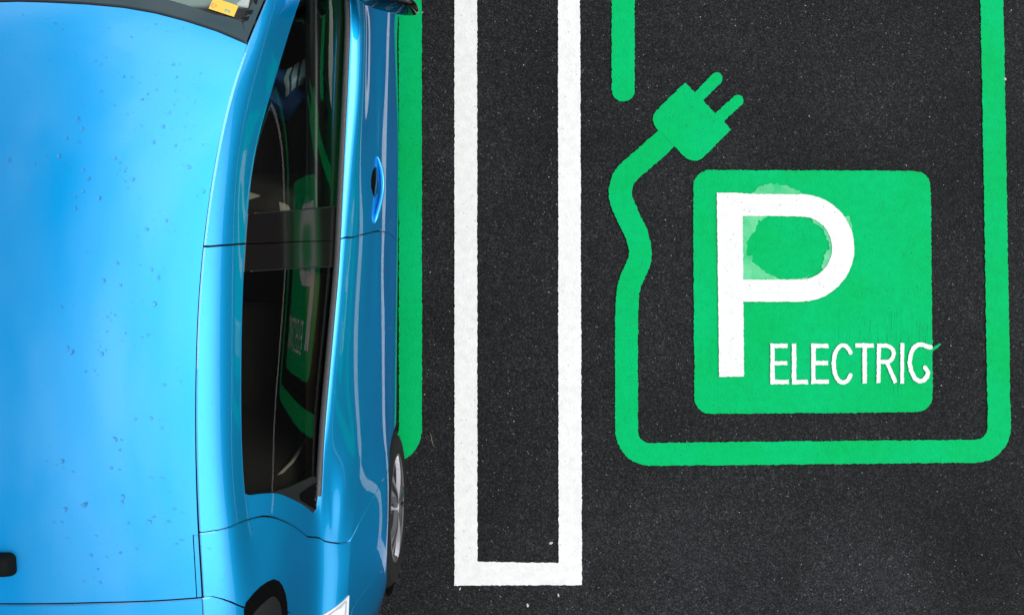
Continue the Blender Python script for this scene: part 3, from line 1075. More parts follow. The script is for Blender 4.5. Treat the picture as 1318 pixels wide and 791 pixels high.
def roof_curve(pts):
    """Y(u) from measured points on the right half of the roof"""
    us, ys = [], []
    for px, py in pts:
        z = 1.5
        for _ in range(8):
            x, y, _z = at(px, py, z)
            w = float(ditchX(y)) - XC
            u = min(1.0, max(0.0, (x - XC) / w))
            z = float(ditchZ(y) + (centZ(y) - ditchZ(y)) * (1 - abs(u) ** 2.15))
        us.append(u); ys.append(y)
    o = np.argsort(us); us = np.array(us)[o]; ys = np.array(ys)[o]
    k = np.concatenate(([True], np.diff(us) > 0.01))
    us, ys = us[k], ys[k]
    return lambda u: np.interp(np.abs(u), us, ys)


y_ws = roof_curve([(5, 1.5), (60, 2.5), (110, 5), (160, 9.5), (200, 16.5), (240, 27), (280, 40), (320, 57)])
y_tg = roof_curve([(5, 777.5), (121, 776), (203, 773.5), (252, 770)])
y_st = roof_curve([(5, 686), (252, 686)])


def roof_patch(name, mat, u0, u1, ya, yb, ga, gb, nu, parent=car, lift=0.0, flange=0.012, hole=None, ny=90, split=None):
    us = np.linspace(u0, u1, nu)
    vs = np.linspace(0, 1, ny)
    if split is not None: us = np.unique(np.concatenate((us, split)))
    U, Vv = np.meshgrid(us, vs, indexing='ij')
    A = ya(us)[:, None] + ga; Bq = yb(us)[:, None] - gb
    Yg = A + (Bq - A) * Vv
    P = roof_pt(U, Yg); Nn = roof_n(U, Yg)
    P = P + Nn * lift
    verts = list(P.reshape(-1, 3)); norms = list(Nn.reshape(-1, 3)); faces = []
    m_ = len(vs)
    ed = {}
    for i in range(len(us) - 1):
        for j in range(m_ - 1):
            if hole is not None and hole(0.5 * (us[i] + us[i + 1]), 0.5 * (Yg[i, j] + Yg[i, j + 1])): continue
            q = (i * m_ + j, (i + 1) * m_ + j, (i + 1) * m_ + j + 1, i * m_ + j + 1)
            faces.append(q)
            for a, b in zip(q, q[1:] + q[:1]): ed[(a, b)] = 1
    if flange:
        fl = {}
        for a, b in list(ed):
            if (b, a) in ed: continue
            for v in (a, b):
                if v not in fl:
                    fl[v] = len(verts); verts.append(verts[v] - norms[v] * flange); norms.append(norms[v])
            faces.append((b, a, fl[a], fl[b]))
    return mesh_from(name, np.array(verts), faces, mat, parent, True, np.array(norms))


UD = 0.9905         # the roof skin ends just short of the ditch
US = 0.963          # seam of the narrow strip at the rear corners


def strip_hole(u, y): return abs(u) > US and y < float(y_st(0.98))


roof = roof_patch('roof', M_BLUE, -UD, UD, y_tg, y_ws, GAP + .0015, GAP, 141, hole=strip_hole, ny=150, split=np.array([-US, US]))
for sg in (1, -1):
    a, b = sorted((sg * (US + 0.006), sg * UD))
    roof_patch('roof_end_strip', M_BLUE, a, b, y_tg, y_st, GAP + .0015, GAP + .004, 8, ny=30)
roof_patch('roof_underlay', M_DARK, -1, 1, y_tg, y_ws, -.02, 0, 41, lift=-0.013, flange=0, ny=40)
roof_patch('headliner', M_LINER, -.97, .97, y_tg, lambda u: y_ws(u), 0.02, 0.03, 31, lift=-0.03, flange=0, ny=30)
y_sp = lambda u: -1.175 - 0.085 * (1 - np.abs(u) ** 2.4)
roof_patch('tail_spoiler', M_BLUE, -UD, UD, y_sp, y_tg, 0, GAP + .0015, 81, ny=30)
roof_patch('spoiler_underlay', M_DARK, -1, 1, y_sp, y_tg, 0.01, -.02, 31, lift=-0.013, flange=0, ny=14)

# windscreen (dark border drawn as its own thin layer) and moulding along its edge
y_cowl = lambda u: 1.60 - 0.17 * np.abs(u) ** 2
ws = roof_patch('windscreen', M_WIND, -.985, .985, y_ws, y_cowl, 0.004, 0, 61, lift=-0.001, flange=0, ny=70)
y_fr = roof_curve([(5, -30), (120, -16), (200, -4), (240, 7), (275, 19), (300, 24), (312, 30), (320, 60)])


def frit_band():
    # top band, then the side bands down the pillars
    roof_patch('windscreen_border', M_FRIT, -.985, .985, y_ws, lambda u: np.maximum(y_fr(u), y_ws(u) + 0.02), 0.004, 0, 81, lift=0.0012, flange=0, ny=8)
    for sg in (1, -1):
        a, b = sorted((sg * .945, sg * .985))
        roof_patch('windscreen_border', M_FRIT, a, b, lambda u: np.maximum(y_fr(u), y_ws(u) + 0.02) + .001, y_cowl, 0, 0, 6, lift=0.0012, flange=0, ny=50)


frit_band()
bm = bmesh.new()
uq = np.linspace(-.992, .992, 90)
tube(bm, [tuple(p) for p in roof_pt(uq, y_ws(uq) + 0.002) - np.array([0, 0, .002])], 0.0032, 6)
bm_obj('windscreen_seal', bm, M_BLACK, car)

# ------------------------------------------------------------------ bonnet, nose, tail (outside the picture, seen only from a step aside)
def lateral_patch(name, mat, sr, Yf, bulge, crown, parent=car, n=41):
    """closes the car from the right side rows to the left side rows"""
    verts, faces = [], []
    ts = np.linspace(-1, 1, n)
    P = surf(sr, Yf)
    for i in range(len(sr)):
        hw = P[i, 0] - XC
        b = bulge[i] if hasattr(bulge, '__len__') else bulge(sr[i]) if callable(bulge) else bulge
        c = crown[i] if hasattr(crown, '__len__') else crown(sr[i]) if callable(crown) else crown
        for t in ts:
            k = 1 - abs(t) ** 2.4
            verts.append((XC + t * hw, P[i, 1] + b * k, P[i, 2] + c * k))
    for i in range(len(sr) - 1):
        for j in range(n - 1):
            faces.append((i * n + j, i * n + j + 1, (i + 1) * n + j + 1, (i + 1) * n + j))
    return mesh_from(name, verts, faces, mat, parent)


Yb = np.linspace(1.40, 2.42, 40)
_f = np.linspace(0, 1, 40)
lateral_patch('bonnet', M_BLUE, np.full(40, 5.0), Yb, 0.13 * _f ** 2, 0.055 - 0.035 * _f ** 2)
sr = np.linspace(5, 11, 30)
lateral_patch('front_bumper', M_BLUE, sr, c_nose(sr), lambda s: 0.13, lambda s: 0.02)
TCR = float(centZ(-1.25) - ditchZ(-1.17))
sr = np.linspace(0, 8, 40)
tg = lateral_patch('tailgate', M_BLUE, sr, c_end(sr), lambda s: -0.08, lambda s: TCR * max(0, 1 - s / 3))
sr = np.linspace(8, 11, 16)
lateral_patch('rear_bumper', M_BLUE, sr, c_end(sr), lambda s: -0.10, 0.0)
sr = np.linspace(0.8, 3.9, 20)


def shifted(name, mat, sr, dy):
    o = lateral_patch(name, mat, sr, c_end(sr), lambda s: -0.08, lambda s: TCR * max(0, 1 - s / 3))
    for v in o.data.vertices:
        v.co.y -= dy; v.co.x = XC + (v.co.x - XC) * 0.93
    return o


shifted('rear_window', M_GLOSSB, sr, 0.012)
# underside
bm = bmesh.new()
rbox(bm, (XC, 0.55, 0.20), (1.55, 3.4, 0.06), 0.02, 2)
bm_obj('floor_pan', bm, M_DARK, car)

# ------------------------------------------------------------------ overlay pieces on the body: rear glass corner, tail lamp, handle
def overlay(name, mat, pix, lift, thick=0.004, parent=car, smin=0, smax=11, n_in=6, both=True, dome=0.0):
    """raised piece with a measured outline, following the side surface"""
    sy = np.array([inv(px, py, smin, smax) if len(p) == 2 else p[2:] for p in pix for px, py in [p[:2]]])
    c = sy.mean(0)
    outs = []
    for sg in ((1, -1) if both else (1,)):
        verts, faces, norms = [], [], []
        m_ = len(sy)
        ringsv = []
        for k in range(n_in + 1):
            f = 1 - k / n_in
            q = c + (sy - c) * f
            P = surf(q[:, 0], q[:, 1]); Nn = surf_n(q[:, 0], q[:, 1])
            h = lift + thick + dome * (1 - f * f)
            ringsv.append((P + Nn * h, Nn))
        P = surf(sy[:, 0], sy[:, 1]); Nn = surf_n(sy[:, 0], sy[:, 1])
        allr = [(P + Nn * (lift - 0.003), Nn)] + ringsv[:-1]
        for p, nn in allr: verts += list(p)
        verts.append(ringsv[-1][0][0])
        for k in range(len(allr) - 1):
            for j in range(m_):
                faces.append((k * m_ + j, k * m_ + (j + 1) % m_, (k + 1) * m_ + (j + 1) % m_, (k + 1) * m_ + j))
        ce = len(verts) - 1; k = len(allr) - 1
        for j in range(m_): faces.append((k * m_ + j, k * m_ + (j + 1) % m_, ce))
        v = np.array(verts)
        if sg < 0: v[:, 0] = 2 * XC - v[:, 0]
        o = mesh_from(name, v, faces, mat, parent)
        o.data.set_sharp_from_angle(angle=R(50))
        outs.append(o)
    return outs


oval = [(309, 783), (316, 774), (326, 764), (336, 754.5), (344, 748), (352, 744.5), (358, 746), (363, 753), (367, 764), (369, 776), (369.5, 789),
        (368, 810), (362, 826), (350, 835), (332, 832), (316, 815), (309, 798)]
overlay('rear_corner_glass', M_GLOSSB, oval, 0.0, 0.0025, smin=1.5, smax=5)
oval2 = [(x + (340 - x) * 0.35 + 2, y + (795 - y) * 0.32 + 6) for x, y in oval]
overlay('corner_glass_ridge', M_BLACK, oval2, 0.002, 0.004, smin=1.5, smax=5, dome=0.004)
lamp = [(448.5, 765.5), (441, 772), (430, 780.5), (416, 791), (404, 800), (402, 815), (412, 826), (430, 822), (446, 806), (447.5, 785)]
lp = overlay('tail_lamp', M_LAMP, lamp, 0.0, 0.004, smin=4, smax=8)
for l in lp: l['label'] = 'clear white tail lamp'
lamp1 = [(x + (428 - x) * 0.17, y + (795 - y) * 0.17 + .5) for x, y in lamp]
overlay('lamp_seal', M_LSEAL, lamp1, 0.002, 0.0028, smin=4, smax=8)
lamp2 = [(x + (428 - x) * 0.28, y + (795 - y) * 0.28 + 1.5) for x, y in lamp]
overlay('lamp_lens', M_LAMP, lamp2, 0.004, 0.003, smin=4, smax=8)

# hidden rear door pull in the black window corner
quad = [(385.5, 635), (398, 627.5), (411, 621.5), (411.5, 633), (410, 648), (406.5, 655), (397, 649), (386.5, 642)]
overlay('door_pull', M_GLOSSB, quad, -0.001, 0.003, smin=2.6, smax=4.2)

# front door handle: black patch as the cup's shade, and a painted grip
cup = [(482.5, 212), (478.5, 218), (476.3, 230), (476.5, 243), (479, 253), (482.5, 258), (487, 250), (488.2, 236), (487.5, 222), (485.5, 213)]
hs = [inv(px, py, 6.5, 9) for px, py in [(486, 204), (486.5, 212), (488.5, 222), (489.5, 234), (489.3, 246), (487.5, 258), (484.5, 270), (482.5, 279), (482.3, 284)]]
bm_pts = []
_k = np.linspace(0, 1, len(hs))
_fs = np.polyfit(_k, [a for a, b in hs], 3); _fy = np.polyfit(_k, [b for a, b in hs], 2)
for k in np.linspace(0, 1, 33):
    s_, y_ = float(np.polyval(_fs, k)), float(np.polyval(_fy, k))
    p = surf([s_], [y_])[0]; n_ = surf_n([s_], [y_])[0]
    bm_pts.append(tuple(p + n_ * (0.000 + 0.011 * math.sin(math.pi * k) ** .7)))


for sg in (1, -1):
    pts_ = bm_pts if sg > 0 else [(2 * XC - p[0], p[1], p[2]) for p in bm_pts]
    bm = bmesh.new()
    m_ = len(pts_)
    rr = [0.0028 + 0.0045 * min(1, 6 * k / (m_ - 1) + .15, 9 * (1 - k / (m_ - 1)) + .2) for k in range(m_)]
    tube(bm, pts_, rr, 12, flat=(1.0, 1.0))
    hd = bm_obj('door_handle', bm, M_BLUE, front_doors[0 if sg > 0 else 1])
cup = [(481.7 + (x - 481.7) * .8, 235 + (y - 235) * .85) for x, y in cup]
cp = overlay('cup_shade', M_GLOSSB, cup, 0.0, 0.001, parent=None, smin=6.5, smax=8.6)
for o, d in zip(cp, front_doors):
    o.parent = d

# ------------------------------------------------------------------ wheels
def make_wheel(sg, cy):
    """wheel built at its place; sg = +1 for the side that faces the bays"""
    cx = -0.451 if sg > 0 else 2 * XC + 0.451
    ox = lambda x: cx - sg * x       # x = depth from the outer face
    w = empty('wheel', (cx, cy, WZ), car)

    def lathe(name, prof, mat, n=72):
        verts, faces = [], []
        for k in range(n):
            th = 2 * math.pi * k / n
            for x, r in prof: verts.append((ox(x), cy + math.cos(th) * r, WZ + math.sin(th) * r))
        m_ = len(prof)
        for k in range(n):
            for j in range(m_ - 1):
                a = k * m_ + j; b = ((k + 1) % n) * m_ + j
                faces.append((a, b, b + 1, a + 1) if sg > 0 else (a, a + 1, b + 1, b))
        o = mesh_from(name, verts, faces, mat, w)
        o.data.set_sharp_from_angle(angle=R(38))
        return o

    lathe('tyre', [(.012, .207), (.004, .214), (-.002, .232), (-.004, .250), (.000, .268), (.006, .281), (.007, .284), (.010, .285), (.018, .296), (.03, .303), (.034, .3045), (.036, .300), (.040, .300), (.042, .3052), (.09, .3062), (.093, .301), (.099, .301), (.102, .3062), (.15, .3052), (.17, .300), (.185, .285), (.19, .25), (.18, .21)], M_RUBBER)
    lathe('rim', [(.012, .2085), (.004, .2105), (.002, .205), (.006, .198), (.016, .192), (.05, .186), (.10, .182), (.14, .185), (.17, .205)], M_ALLOYD)
    lathe('rim_lip', [(.011, .2088), (.003, .2108), (.0012, .205), (.005, .1985)], M_ALLOY)
    lathe('brake_disc', [(.045, .03), (.043, .135), (.048, .136), (.048, .03)], M_ALLOYD)
    lathe('hub_back', [(.05, .19), (.055, .02), (.055, .001)], M_DARK)
    lathe('hub_cap', [(-.010, .0005), (-.009, .018), (-.006, .027), (.004, .031), (.045, .034)], M_ALLOY)
    for k in range(5):
        a0 = 2 * math.pi * k / 5 + R(-90)
        # each spoke: a fork of two curved blades round a darker web
        def pt(rad, ang, x): return (ox(x), cy + math.cos(ang) * rad, WZ + math.sin(ang) * rad)
        bm = bmesh.new()
        secs = []
        for t in np.linspace(0, 1, 10):
            rad = .026 + t * .176
            half = .016 + .018 * t ** 1.6 + .055 * max(0, t - .62) ** 1.3
            x = -.003 - .007 * math.sin(math.pi * t) + .004 * t
            secs.append([(rad, a0 - half / rad, x + .016), (rad, a0 - half / rad * 0.86, x), (rad, a0 - half / rad * 0.40, x + .001), (rad, a0 - half / rad * 0.28, x + .010),
                         (rad, a0 + half / rad * 0.28, x + .010), (rad, a0 + half / rad * 0.40, x + .001), (rad, a0 + half / rad * 0.86, x), (rad, a0 + half / rad, x + .016)])
        rows = [[bm.verts.new(pt(*q)) for q in s_] for s_ in secs]
        for i in range(len(rows) - 1):
            for j in range(7):
                f = bm.faces.new((rows[i][j], rows[i + 1][j], rows[i + 1][j + 1], rows[i][j + 1]))
                f.material_index = 1 if j in (2, 3, 4) else 0
        so = bm_obj('spoke', bm, [M_ALLOY, M_ALLOYD], w, smooth=False)
    return w


for sg in (1, -1):
    for cy in (WY, FY):
        make_wheel(sg, cy)

# ------------------------------------------------------------------ mirrors
for sg in (1, -1):
    mx = lambda x: x if sg > 0 else 2 * XC - x
    c = Vector((mx(-.405), 1.075, .985))
    bm = bmesh.new()
    bmesh.ops.create_uvsphere(bm, u_segments=28, v_segments=18, radius=1)
    for v in bm.verts:
        x, y, z = v.co
        f = lambda q, p: math.copysign(abs(q) ** p, q)
        v.co = Vector((f(x, .75) * .092, f(y, .8) * (.125 if y > 0 else .10), f(z, .75) * .072)) + c
        v.co.y -= 0.02 * (v.co.x - c.x) / .09 * sg
    mir = bm_obj('door_mirror', bm, M_BLUE, car)
    bm = bmesh.new()
    bmesh.ops.create_uvsphere(bm, u_segments=28, v_segments=14, radius=1)
    for v in bm.verts:
        x, y, z = v.co
        f = lambda q, p: math.copysign(abs(q) ** p, q)
        v.co = Vector((f(x, .7) * .100, f(y, .8) * .022, f(z, .7) * .078)) + c + Vector((0.004 * sg, -.092, -.006))
        v.co.y -= 0.02 * (v.co.x - c.x) / .09 * sg
    bm_obj('mirror_bezel', bm, M_GLOSSB, mir)
    bm = bmesh.new()
    rbox(bm, c + Vector((-.10 * sg, -.01, -.045)), (.14, .10, .035), .014, 3)
    bm_obj('mirror_arm', bm, M_BLACK, mir)

# ------------------------------------------------------------------ roof aerial
ab = at(4, 727, 1.52)
bm = bmesh.new()
rbox(bm, (ab[0] - .012, ab[1] + .002, 1.528), (.098, .070, .046), .016, 5, taper=(.62, .70))
an = bm_obj('roof_aerial', bm, M_AERIAL, car)
# ------------------------------------------------------------------ cabin
def seat(x, y, parent=car, w=.46):
    s = empty('front_seat', (x, y, .30), parent)
    bm = bmesh.new(); rbox(bm, (x, y + .05, .42), (w, .50, .16), .05, 4); bm_obj('seat_cushion', bm, M_SEAT, s)
    bm = bmesh.new(); rbox(bm, (x, y - .26, .78), (w, .13, .62), .05, 4, Matrix.Rotation(R(16), 4, 'X')); bm_obj('seat_back', bm, M_SEAT, s)
    bm = bmesh.new(); rbox(bm, (x, y - .36, 1.16), (.25, .09, .17), .04, 4, Matrix.Rotation(R(12), 4, 'X')); bm_obj('headrest', bm, M_SEAT, s)
    bm = bmesh.new()
    tube(bm, [(x - .20, y - .345, 1.05), (x - .10, y - .35, 1.085), (x + .10, y - .35, 1.085), (x + .17, y - .345, 1.06), (x + .215, y - .325, .98), (x + .225, y - .27, .80), (x + .225, y - .22, .62)], .007, 8)
    bm_obj('seat_piping', bm, M_PIPE, s)
    bm = bmesh.new()
    rbox(bm, (x + .17, y - .315, 1.035), (.16, .085, .05), .022, 3, Matrix.Rotation(R(-18), 4, 'Z') @ Matrix.Rotation(R(14), 4, 'Y')); bm_obj('seat_shoulder', bm, M_PIPE, s)
    return s


seat(XC + .36, .62); seat(XC - .36, .62)
bm = bmesh.new(); rbox(bm, (XC, -.22, .46), (1.22, .48, .16), .05, 4); bm_obj('rear_bench', bm, M_SEAT, car)
bm = bmesh.new(); rbox(bm, (XC, -.52, .80), (1.22, .13, .60), .05, 4, Matrix.Rotation(R(20), 4, 'X')); bm_obj('rear_backrest', bm, M_SEAT, car)
for x in (-.42, .42):
    bm = bmesh.new(); rbox(bm, (XC + x, -.61, 1.10), (.24, .09, .13), .04, 4); bm_obj('rear_headrest', bm, M_SEAT, car)
bm = bmesh.new()
tube(bm, [(XC + .62, -.44, .80), (XC + .60, -.50, .95), (XC + .54, -.57, 1.07), (XC + .3, -.59, 1.09)], .006, 8)
bm_obj('rear_seat_piping', bm, M_PIPE, car)
bm = bmesh.new(); rbox(bm, (XC, 1.28, .80), (1.30, .55, .24), .08, 4); bm_obj('dashboard', bm, M_BLACK, car)
bm = bmesh.new()
cw = Vector((XC + .36, .95, .86)); rot = Matrix.Rotation(R(65), 4, 'X')
tube(bm, [cw + rot @ Vector((math.cos(a) * .185, math.sin(a) * .185, 0)) for a in np.linspace(0, 2 * math.pi, 41)], .014, 8, cap=False)
tube(bm, [cw + rot @ Vector((-.18, 0, 0)), cw + rot @ Vector((.18, 0, 0))], .016, 8)
bm_obj('steering_wheel', bm, M_BLACK, car)
for sg in (1, -1):
    mx = XC + sg * .655
    bm = bmesh.new(); rbox(bm, (mx, .70, .62), (.05, 1.05, .58), .02, 3); bm_obj('door_card', bm, M_BLACK, car)
    bm = bmesh.new(); rbox(bm, (mx, -.25, .62), (.05, .74, .58), .02, 3); bm_obj('door_card', bm, M_BROWN, car)
# sun visors behind the top of the windscreen
for sg in (1, -1):
    bm = bmesh.new()
    vp = roof_pt(np.array([sg * .55]), np.array([.92]))[0]
    rbox(bm, (vp[0], vp[1] - .005, vp[2] - .085), (.46, .20, .016), .006, 2, Matrix.Rotation(R(-34), 4, 'X')); bm_obj('sun_visor', bm, M_LINER, car)

# toll sticker inside the windscreen
def on_screen(px, py, lift):
    z = 1.4
    for _ in range(12):
        x, y, _z = at(px, py, z)
        w = float(ditchX(y)) - XC
        u = (x - XC) / w
        z = float(roof_pt(np.array([u]), np.array([y]))[0][2]) + lift
    return (x, y, z)


M_STICK = mat_simple('yellow_sticker', (.80, .52, .07), 0.5, var=0.15, scale=30)
M_RED = mat_simple('red_print', (.75, .22, .14), 0.5)
M_TEAL = mat_simple('teal_print', (.05, .35, .42), 0.5)


def screen_quad(name, pix, lift, mat, parent, n=5):
    bm = bmesh.new()
    a, b, c, d = [np.array(p, float) for p in pix]
    vs = [[bm.verts.new(on_screen(*(a * (1 - s) * (1 - t) + b * s * (1 - t) + c * s * t + d * (1 - s) * t), lift)) for s in np.linspace(0, 1, n)] for t in np.linspace(0, 1, n)]
    for i in range(n - 1):
        for j in range(n - 1): bm.faces.new((vs[i][j], vs[i][j + 1], vs[i + 1][j + 1], vs[i + 1][j]))
    bm.normal_update()
    return bm_obj(name, bm, mat, parent)


st = screen_quad('windscreen_sticker', [(275, -3), (307, 8), (301, 22), (268.5, 11.5)], 0.0022, M_STICK, car)
st['label'] = 'yellow permit sticker with red and teal print'


def screen_strokes(name, segs, w, lift, mat, parent):
    bm = bmesh.new()
    for (x0, y0), (x1, y1) in segs:
        dx, dy = x1 - x0, y1 - y0; ln = math.hypot(dx, dy); nx, ny = -dy / ln * w / 2, dx / ln * w / 2
        bm.faces.new([bm.verts.new(on_screen(px, py, lift)) for px, py in ((x0 + nx, y0 + ny), (x1 + nx, y1 + ny), (x1 - nx, y1 - ny), (x0 - nx, y0 - ny))])
    return bm_obj(name, bm, mat, parent, smooth=False)


screen_strokes('red_print', [((276, 5.2), (273, 5.2)), ((273, 5.2), (272.4, 8.6)), ((272.4, 8.6), (275.2, 9.6)), ((277, 6.5), (279, 7)), ((279, 7), (277, 9.4))], 1.0, 0.0029, M_RED, st)
screen_strokes('teal_print', [((289.6, 15.5), (290.2, 12)), ((290.2, 12), (292.4, 12.8)), ((292.4, 12.8), (291.9, 14.4)), ((293.6, 16.5), (294.2, 13.4)), ((294.2, 13.4), (296, 14.4)), ((296, 14.4), (295.2, 16.8))], 0.9, 0.0029, M_TEAL, st)
# dark pointed marks in the border's corner
for pix in ([(315, 15.5), (320, 13.2), (326.5, 13), (323.5, 18)], [(309.5, 25), (315, 22), (321.5, 21), (319, 25.8)], [(326, 0), (332, 0), (331, 3.5), (329.5, 5)]):
    screen_quad('border_mark', pix, 0.0055, M_DARK, car, 3)

# ------------------------------------------------------------------ jacket on the front seat
M_JACK, nt, p, out = new_mat('blue_jacket_cloth')
p.inputs['Base Color'].default_value = (.02, .10, .30, 1); p.inputs['Roughness'].default_value = .85
M_STRIPE = mat_simple('pale_stripe', (.55, .72, .66), 0.8)
jx, jy, jz = at(378, 113, .86)
n = 26
bm = bmesh.new()
gridv = []
for i in range(n):
    rowv = []
    for j in range(n):
        a, b = i / (n - 1) - .5, j / (n - 1) - .5
        z = .016 * math.cos(a * 9 + b * 3) + .014 * math.sin(b * 13 + a * 4) - .10 * (a * a + b * b)
        wv = .004 * math.sin(b * 14)
        rowv.append(bm.verts.new((jx + a * .20 + wv, jy + b * .17 + .02 * math.sin(a * 9), jz + z)))
    gridv.append(rowv)
for i in range(n - 1):
    for j in range(n - 1):
        f = bm.faces.new((gridv[i][j], gridv[i + 1][j], gridv[i + 1][j + 1], gridv[i][j + 1]))
        if j > 10 and (i in (9, 10, 12, 13, 15, 16)): f.material_index = 1
bmesh.ops.solidify(bm, geom=bm.faces[:], thickness=.03)
jk = bm_obj('jacket', bm, [M_JACK, M_STRIPE])
tag(jk, 'blue jacket with three pale stripes bundled behind the front side window', 'jacket')

# ------------------------------------------------------------------ rain drops
bm = bmesh.new()


def drop(p, n, r):
    n = Vector(n).normalized()
    q = n.to_track_quat('Z', 'Y').to_matrix()
    segs = 10 if r > .0022 else 7
    el = 1 + random.uniform(0, .35); rotz = random.uniform(0, 6.28)
    rings = []
    hgt = r * random.uniform(.40, .55)
    prof = [(1.0, -.15), (.97, .12), (.82, .55), (.5, .87)]
    for pr, ph in prof:
        rg_ = []
        for k in range(segs):
            a = 2 * math.pi * k / segs
            lx, ly = math.cos(a) * r * pr * el, math.sin(a) * r * pr
            lx, ly = lx * math.cos(rotz) - ly * math.sin(rotz), lx * math.sin(rotz) + ly * math.cos(rotz)
            rg_.append(bm.verts.new(Vector(p) + q @ Vector((lx, ly, ph * hgt))))
        rings.append(rg_)
    top = bm.verts.new(Vector(p) + n * hgt)
    for a, b in zip(rings[:-1], rings[1:]):
        for k in range(segs): bm.faces.new((a[k], a[(k + 1) % segs], b[(k + 1) % segs], b[k]))
    for k in range(segs): bm.faces.new((rings[-1][k], rings[-1][(k + 1) % segs], top))
    bm.faces.new(rings[0][::-1])


def roof_at(px, py):
    z = 1.5
    for _ in range(8):
        x, y, _z = at(px, py, z)
        w = float(ditchX(y)) - XC
        u = (x - XC) / w
        if abs(u) > .99: return None
        z = float(ditchZ(y) + (centZ(y) - ditchZ(y)) * (1 - abs(u) ** 2.15))
    if not (float(y_tg(u)) + .01 < y < float(y_ws(u)) - .01): return None
    return (x, y, z), tuple(roof_n(np.array([u]), np.array([y]))[0])


BIG = [(11, 206, 3.2), (4, 217, 1.8), (76, 201, 3.2), (86, 178, 2.4), (107, 219, 2.2), (114, 230, 2.8), (128, 255, 2.8), (148, 204, 2.4), (155, 210, 2.0), (160, 220, 2.0), (171, 231, 2.6), (210, 163, 2.8), (198, 183, 2.6), (226, 187, 2.0),
       (243, 215, 2.8), (262, 246, 2.4), (272, 205, 2.0), (130, 118, 2.0), (159, 99, 2.0), (170, 99, 1.6), (183, 128, 2.0), (190, 121, 1.8), (223, 83, 2.2), (227, 99, 1.8), (100, 152, 2.4), (106, 166, 2.4), (45, 210, 1.8), (40, 244, 2.0), (35, 210, 1.6),
       (97, 268, 2.6), (97, 252, 2), (107, 246, 2.2), (189, 295, 2.6), (214, 284, 2.4), (133, 361, 3.2), (155, 367, 2.2), (195, 347, 2.4), (204, 358, 2.6), (199, 391, 3.2), (151, 339, 2.0), (92, 453, 3.6), (87, 447, 2.4), (131, 455, 2.8), (79, 395, 2.2),
       (194, 538, 2.8), (174, 539, 2.2), (148, 565, 3.2), (156, 566, 1.8), (154, 579, 2.2), (80, 593, 3.2), (143, 602, 2.4), (154, 604, 1.6), (158, 639, 3.0), (157, 646, 2.6), (108, 650, 3.4), (111, 647, 2.4), (84, 655, 3.0), (192, 671, 3.4), (198, 665, 2.0),
       (217, 671, 2.2), (225, 655, 2), (244, 645, 2), (155, 711, 2.4), (117, 714, 2.4), (165, 673, 1.8), (129, 749, 2.2), (233, 695, 2.2), (227, 700, 2), (212, 495, 2.2), (110, 478, 1.8), (183, 434, 1.8), (190, 431, 2), (208, 551, 1.8), (209, 615, 2.0), (195, 614, 1.8), (126, 732, 1.8), (176, 706, 1.8)]
for px, py, r in BIG:
    q = roof_at(px, py)
    if q: drop(q[0], q[1], r * .0018)
cl = [(random.uniform(20, 260), random.uniform(20, 770)) for _ in range(45)]
cnt = 0
while cnt < 330:
    if random.random() < .45:
        c0 = random.choice(cl); px, py = random.gauss(c0[0], 14), random.gauss(c0[1], 14)
    else:
        px = 262 - abs(random.gauss(0, 120)); py = random.uniform(5, 772)
    q = roof_at(px, py)
    if q:
        drop(q[0], q[1], random.choice((.0011, .0013, .0015, .0018, .0022, .0026))); cnt += 1
# fine drops along the roof rail, the quarter panel and the black moulding
for _ in range(420):
    s_ = random.uniform(.15, 1.15); y_ = random.uniform(-.95, .75)
    drop(surf([s_], [y_])[0], surf_n([s_], [y_])[0], random.choice((.0008, .0010, .0013, .0016)))
for _ in range(60):
    s_ = random.uniform(5.1, 7.2); y_ = random.uniform(-.95, .85)
    drop(surf([s_], [y_])[0], surf_n([s_], [y_])[0], random.choice((.0008, .0010, .0012)))
wd = bm_obj('rain_drops', bm, M_WATER)
tag(wd, 'clear beads of rain water scattered over the blue car roof', 'water drops', kind='stuff')

# ------------------------------------------------------------------ sky, sun, camera
SUN_EL, SUN_AZ = R(40), R(78)          # azimuth measured from +Y towards +X
w = bpy.data.worlds.new('World')
scene.world = w
w.use_nodes = True
nt = w.node_tree
nt.nodes.clear()
out = nt.nodes.new('ShaderNodeOutputWorld')
bg = nt.nodes.new('ShaderNodeBackground')
sky = nt.nodes.new('ShaderNodeTexSky')
sky.sky_type = 'NISHITA'
sky.sun_disc = False
sky.sun_elevation = SUN_EL
sky.sun_rotation = SUN_AZ
tc = nt.nodes.new('ShaderNodeTexCoord')
mp = nt.nodes.new('ShaderNodeMapping')
mp.inputs['Location'].default_value = (0.35, 0.1, 0.0)
L(nt, tc.outputs['Generated'], mp.inputs['Vector'])
n1 = noise(nt, mp.outputs[0], 1.9, 3, 0.45)
sx = N(nt, 'ShaderNodeSeparateXYZ'); L(nt, tc.outputs['Generated'], sx.inputs[0])
# thicker, brighter cloud towards the side the sun stands on
f = math_(nt, 'ADD', n1, math_(nt, 'MULTIPLY', sx.outputs[0], 0.17))
cover = ramp(nt, f, [(0.26, (0, 0, 0)), (0.56, (1, 1, 1))])
cloud = ramp(nt, f, [(0.35, (9.0, 9.1, 9.3)), (0.75, (15.0, 15.0, 15.0))])
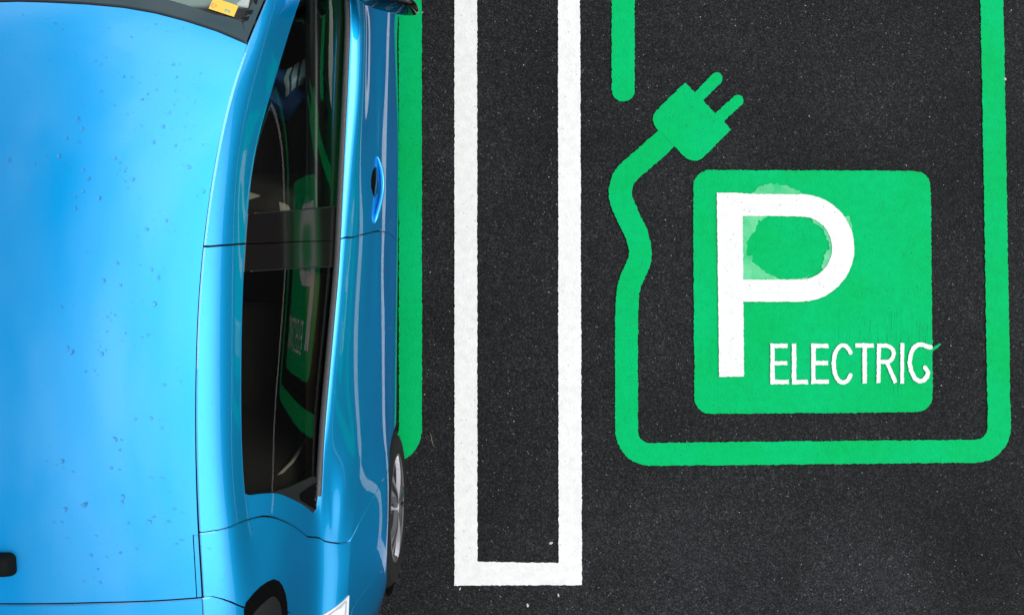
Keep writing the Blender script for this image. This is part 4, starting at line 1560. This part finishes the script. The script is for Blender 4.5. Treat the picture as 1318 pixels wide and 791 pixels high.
# an overcast sky is brightest overhead
zen = math_(nt, 'ADD', math_(nt, 'MULTIPLY', math_(nt, 'MAXIMUM', sx.outputs[2], 0.0), 0.68), 0.32)
zc_ = N(nt, 'ShaderNodeCombineColor')
for i_ in range(3): L(nt, zen, zc_.inputs[i_])
cloud = mix(nt, 1.0, cloud, zc_.outputs[0], 'MULTIPLY')
c = mix(nt, cover, sky.outputs[0], cloud)
# glow added to the sky round the sun to whiten the roof rail's highlight
dv = N(nt, 'ShaderNodeVectorMath', operation='DOT_PRODUCT')
L(nt, tc.outputs['Generated'], dv.inputs[0])
dv.inputs[1].default_value = (.77, .10, .63)
glow = math_(nt, 'MULTIPLY', math_(nt, 'POWER', math_(nt, 'MAXIMUM', dv.outputs['Value'], 0.0), 7.0), 10.0)
gl = N(nt, 'ShaderNodeCombineColor')
for i_ in range(3): L(nt, glow, gl.inputs[i_])
c = mix(nt, 1.0, c, gl.outputs[0], 'ADD')
L(nt, c, bg.inputs['Color'])
bg.inputs['Strength'].default_value = 0.10
L(nt, bg.outputs[0], out.inputs[0])

sd = bpy.data.lights.new('sun', 'SUN')
sd.energy = 0.5
sd.angle = R(34)
sd.color = (1.0, .97, .93)
so = bpy.data.objects.new('sun', sd)
COL.objects.link(so)
dirv = Vector((math.sin(SUN_AZ) * math.cos(SUN_EL), math.cos(SUN_AZ) * math.cos(SUN_EL), math.sin(SUN_EL)))
so.rotation_euler = dirv.to_track_quat('Z', 'Y').to_euler()
so.location = dirv * 20

cd = bpy.data.cameras.new('camera')
cd.sensor_width = 36
cd.lens = F / 1318 * 36
cd.clip_start = 0.05
cd.clip_end = 1000
co = bpy.data.objects.new('camera', cd)
COL.objects.link(co)
co.location = (0, 0, H)
scene.camera = co

scene.view_settings.view_transform = 'Standard'
scene.view_settings.look = 'None'
scene.view_settings.gamma = 1
scene.view_settings.exposure = 0.50
scene.cycles.max_bounces = 10
scene.cycles.transparent_max_bounces = 12
scene.cycles.caustics_reflective = False
scene.cycles.caustics_refractive = False
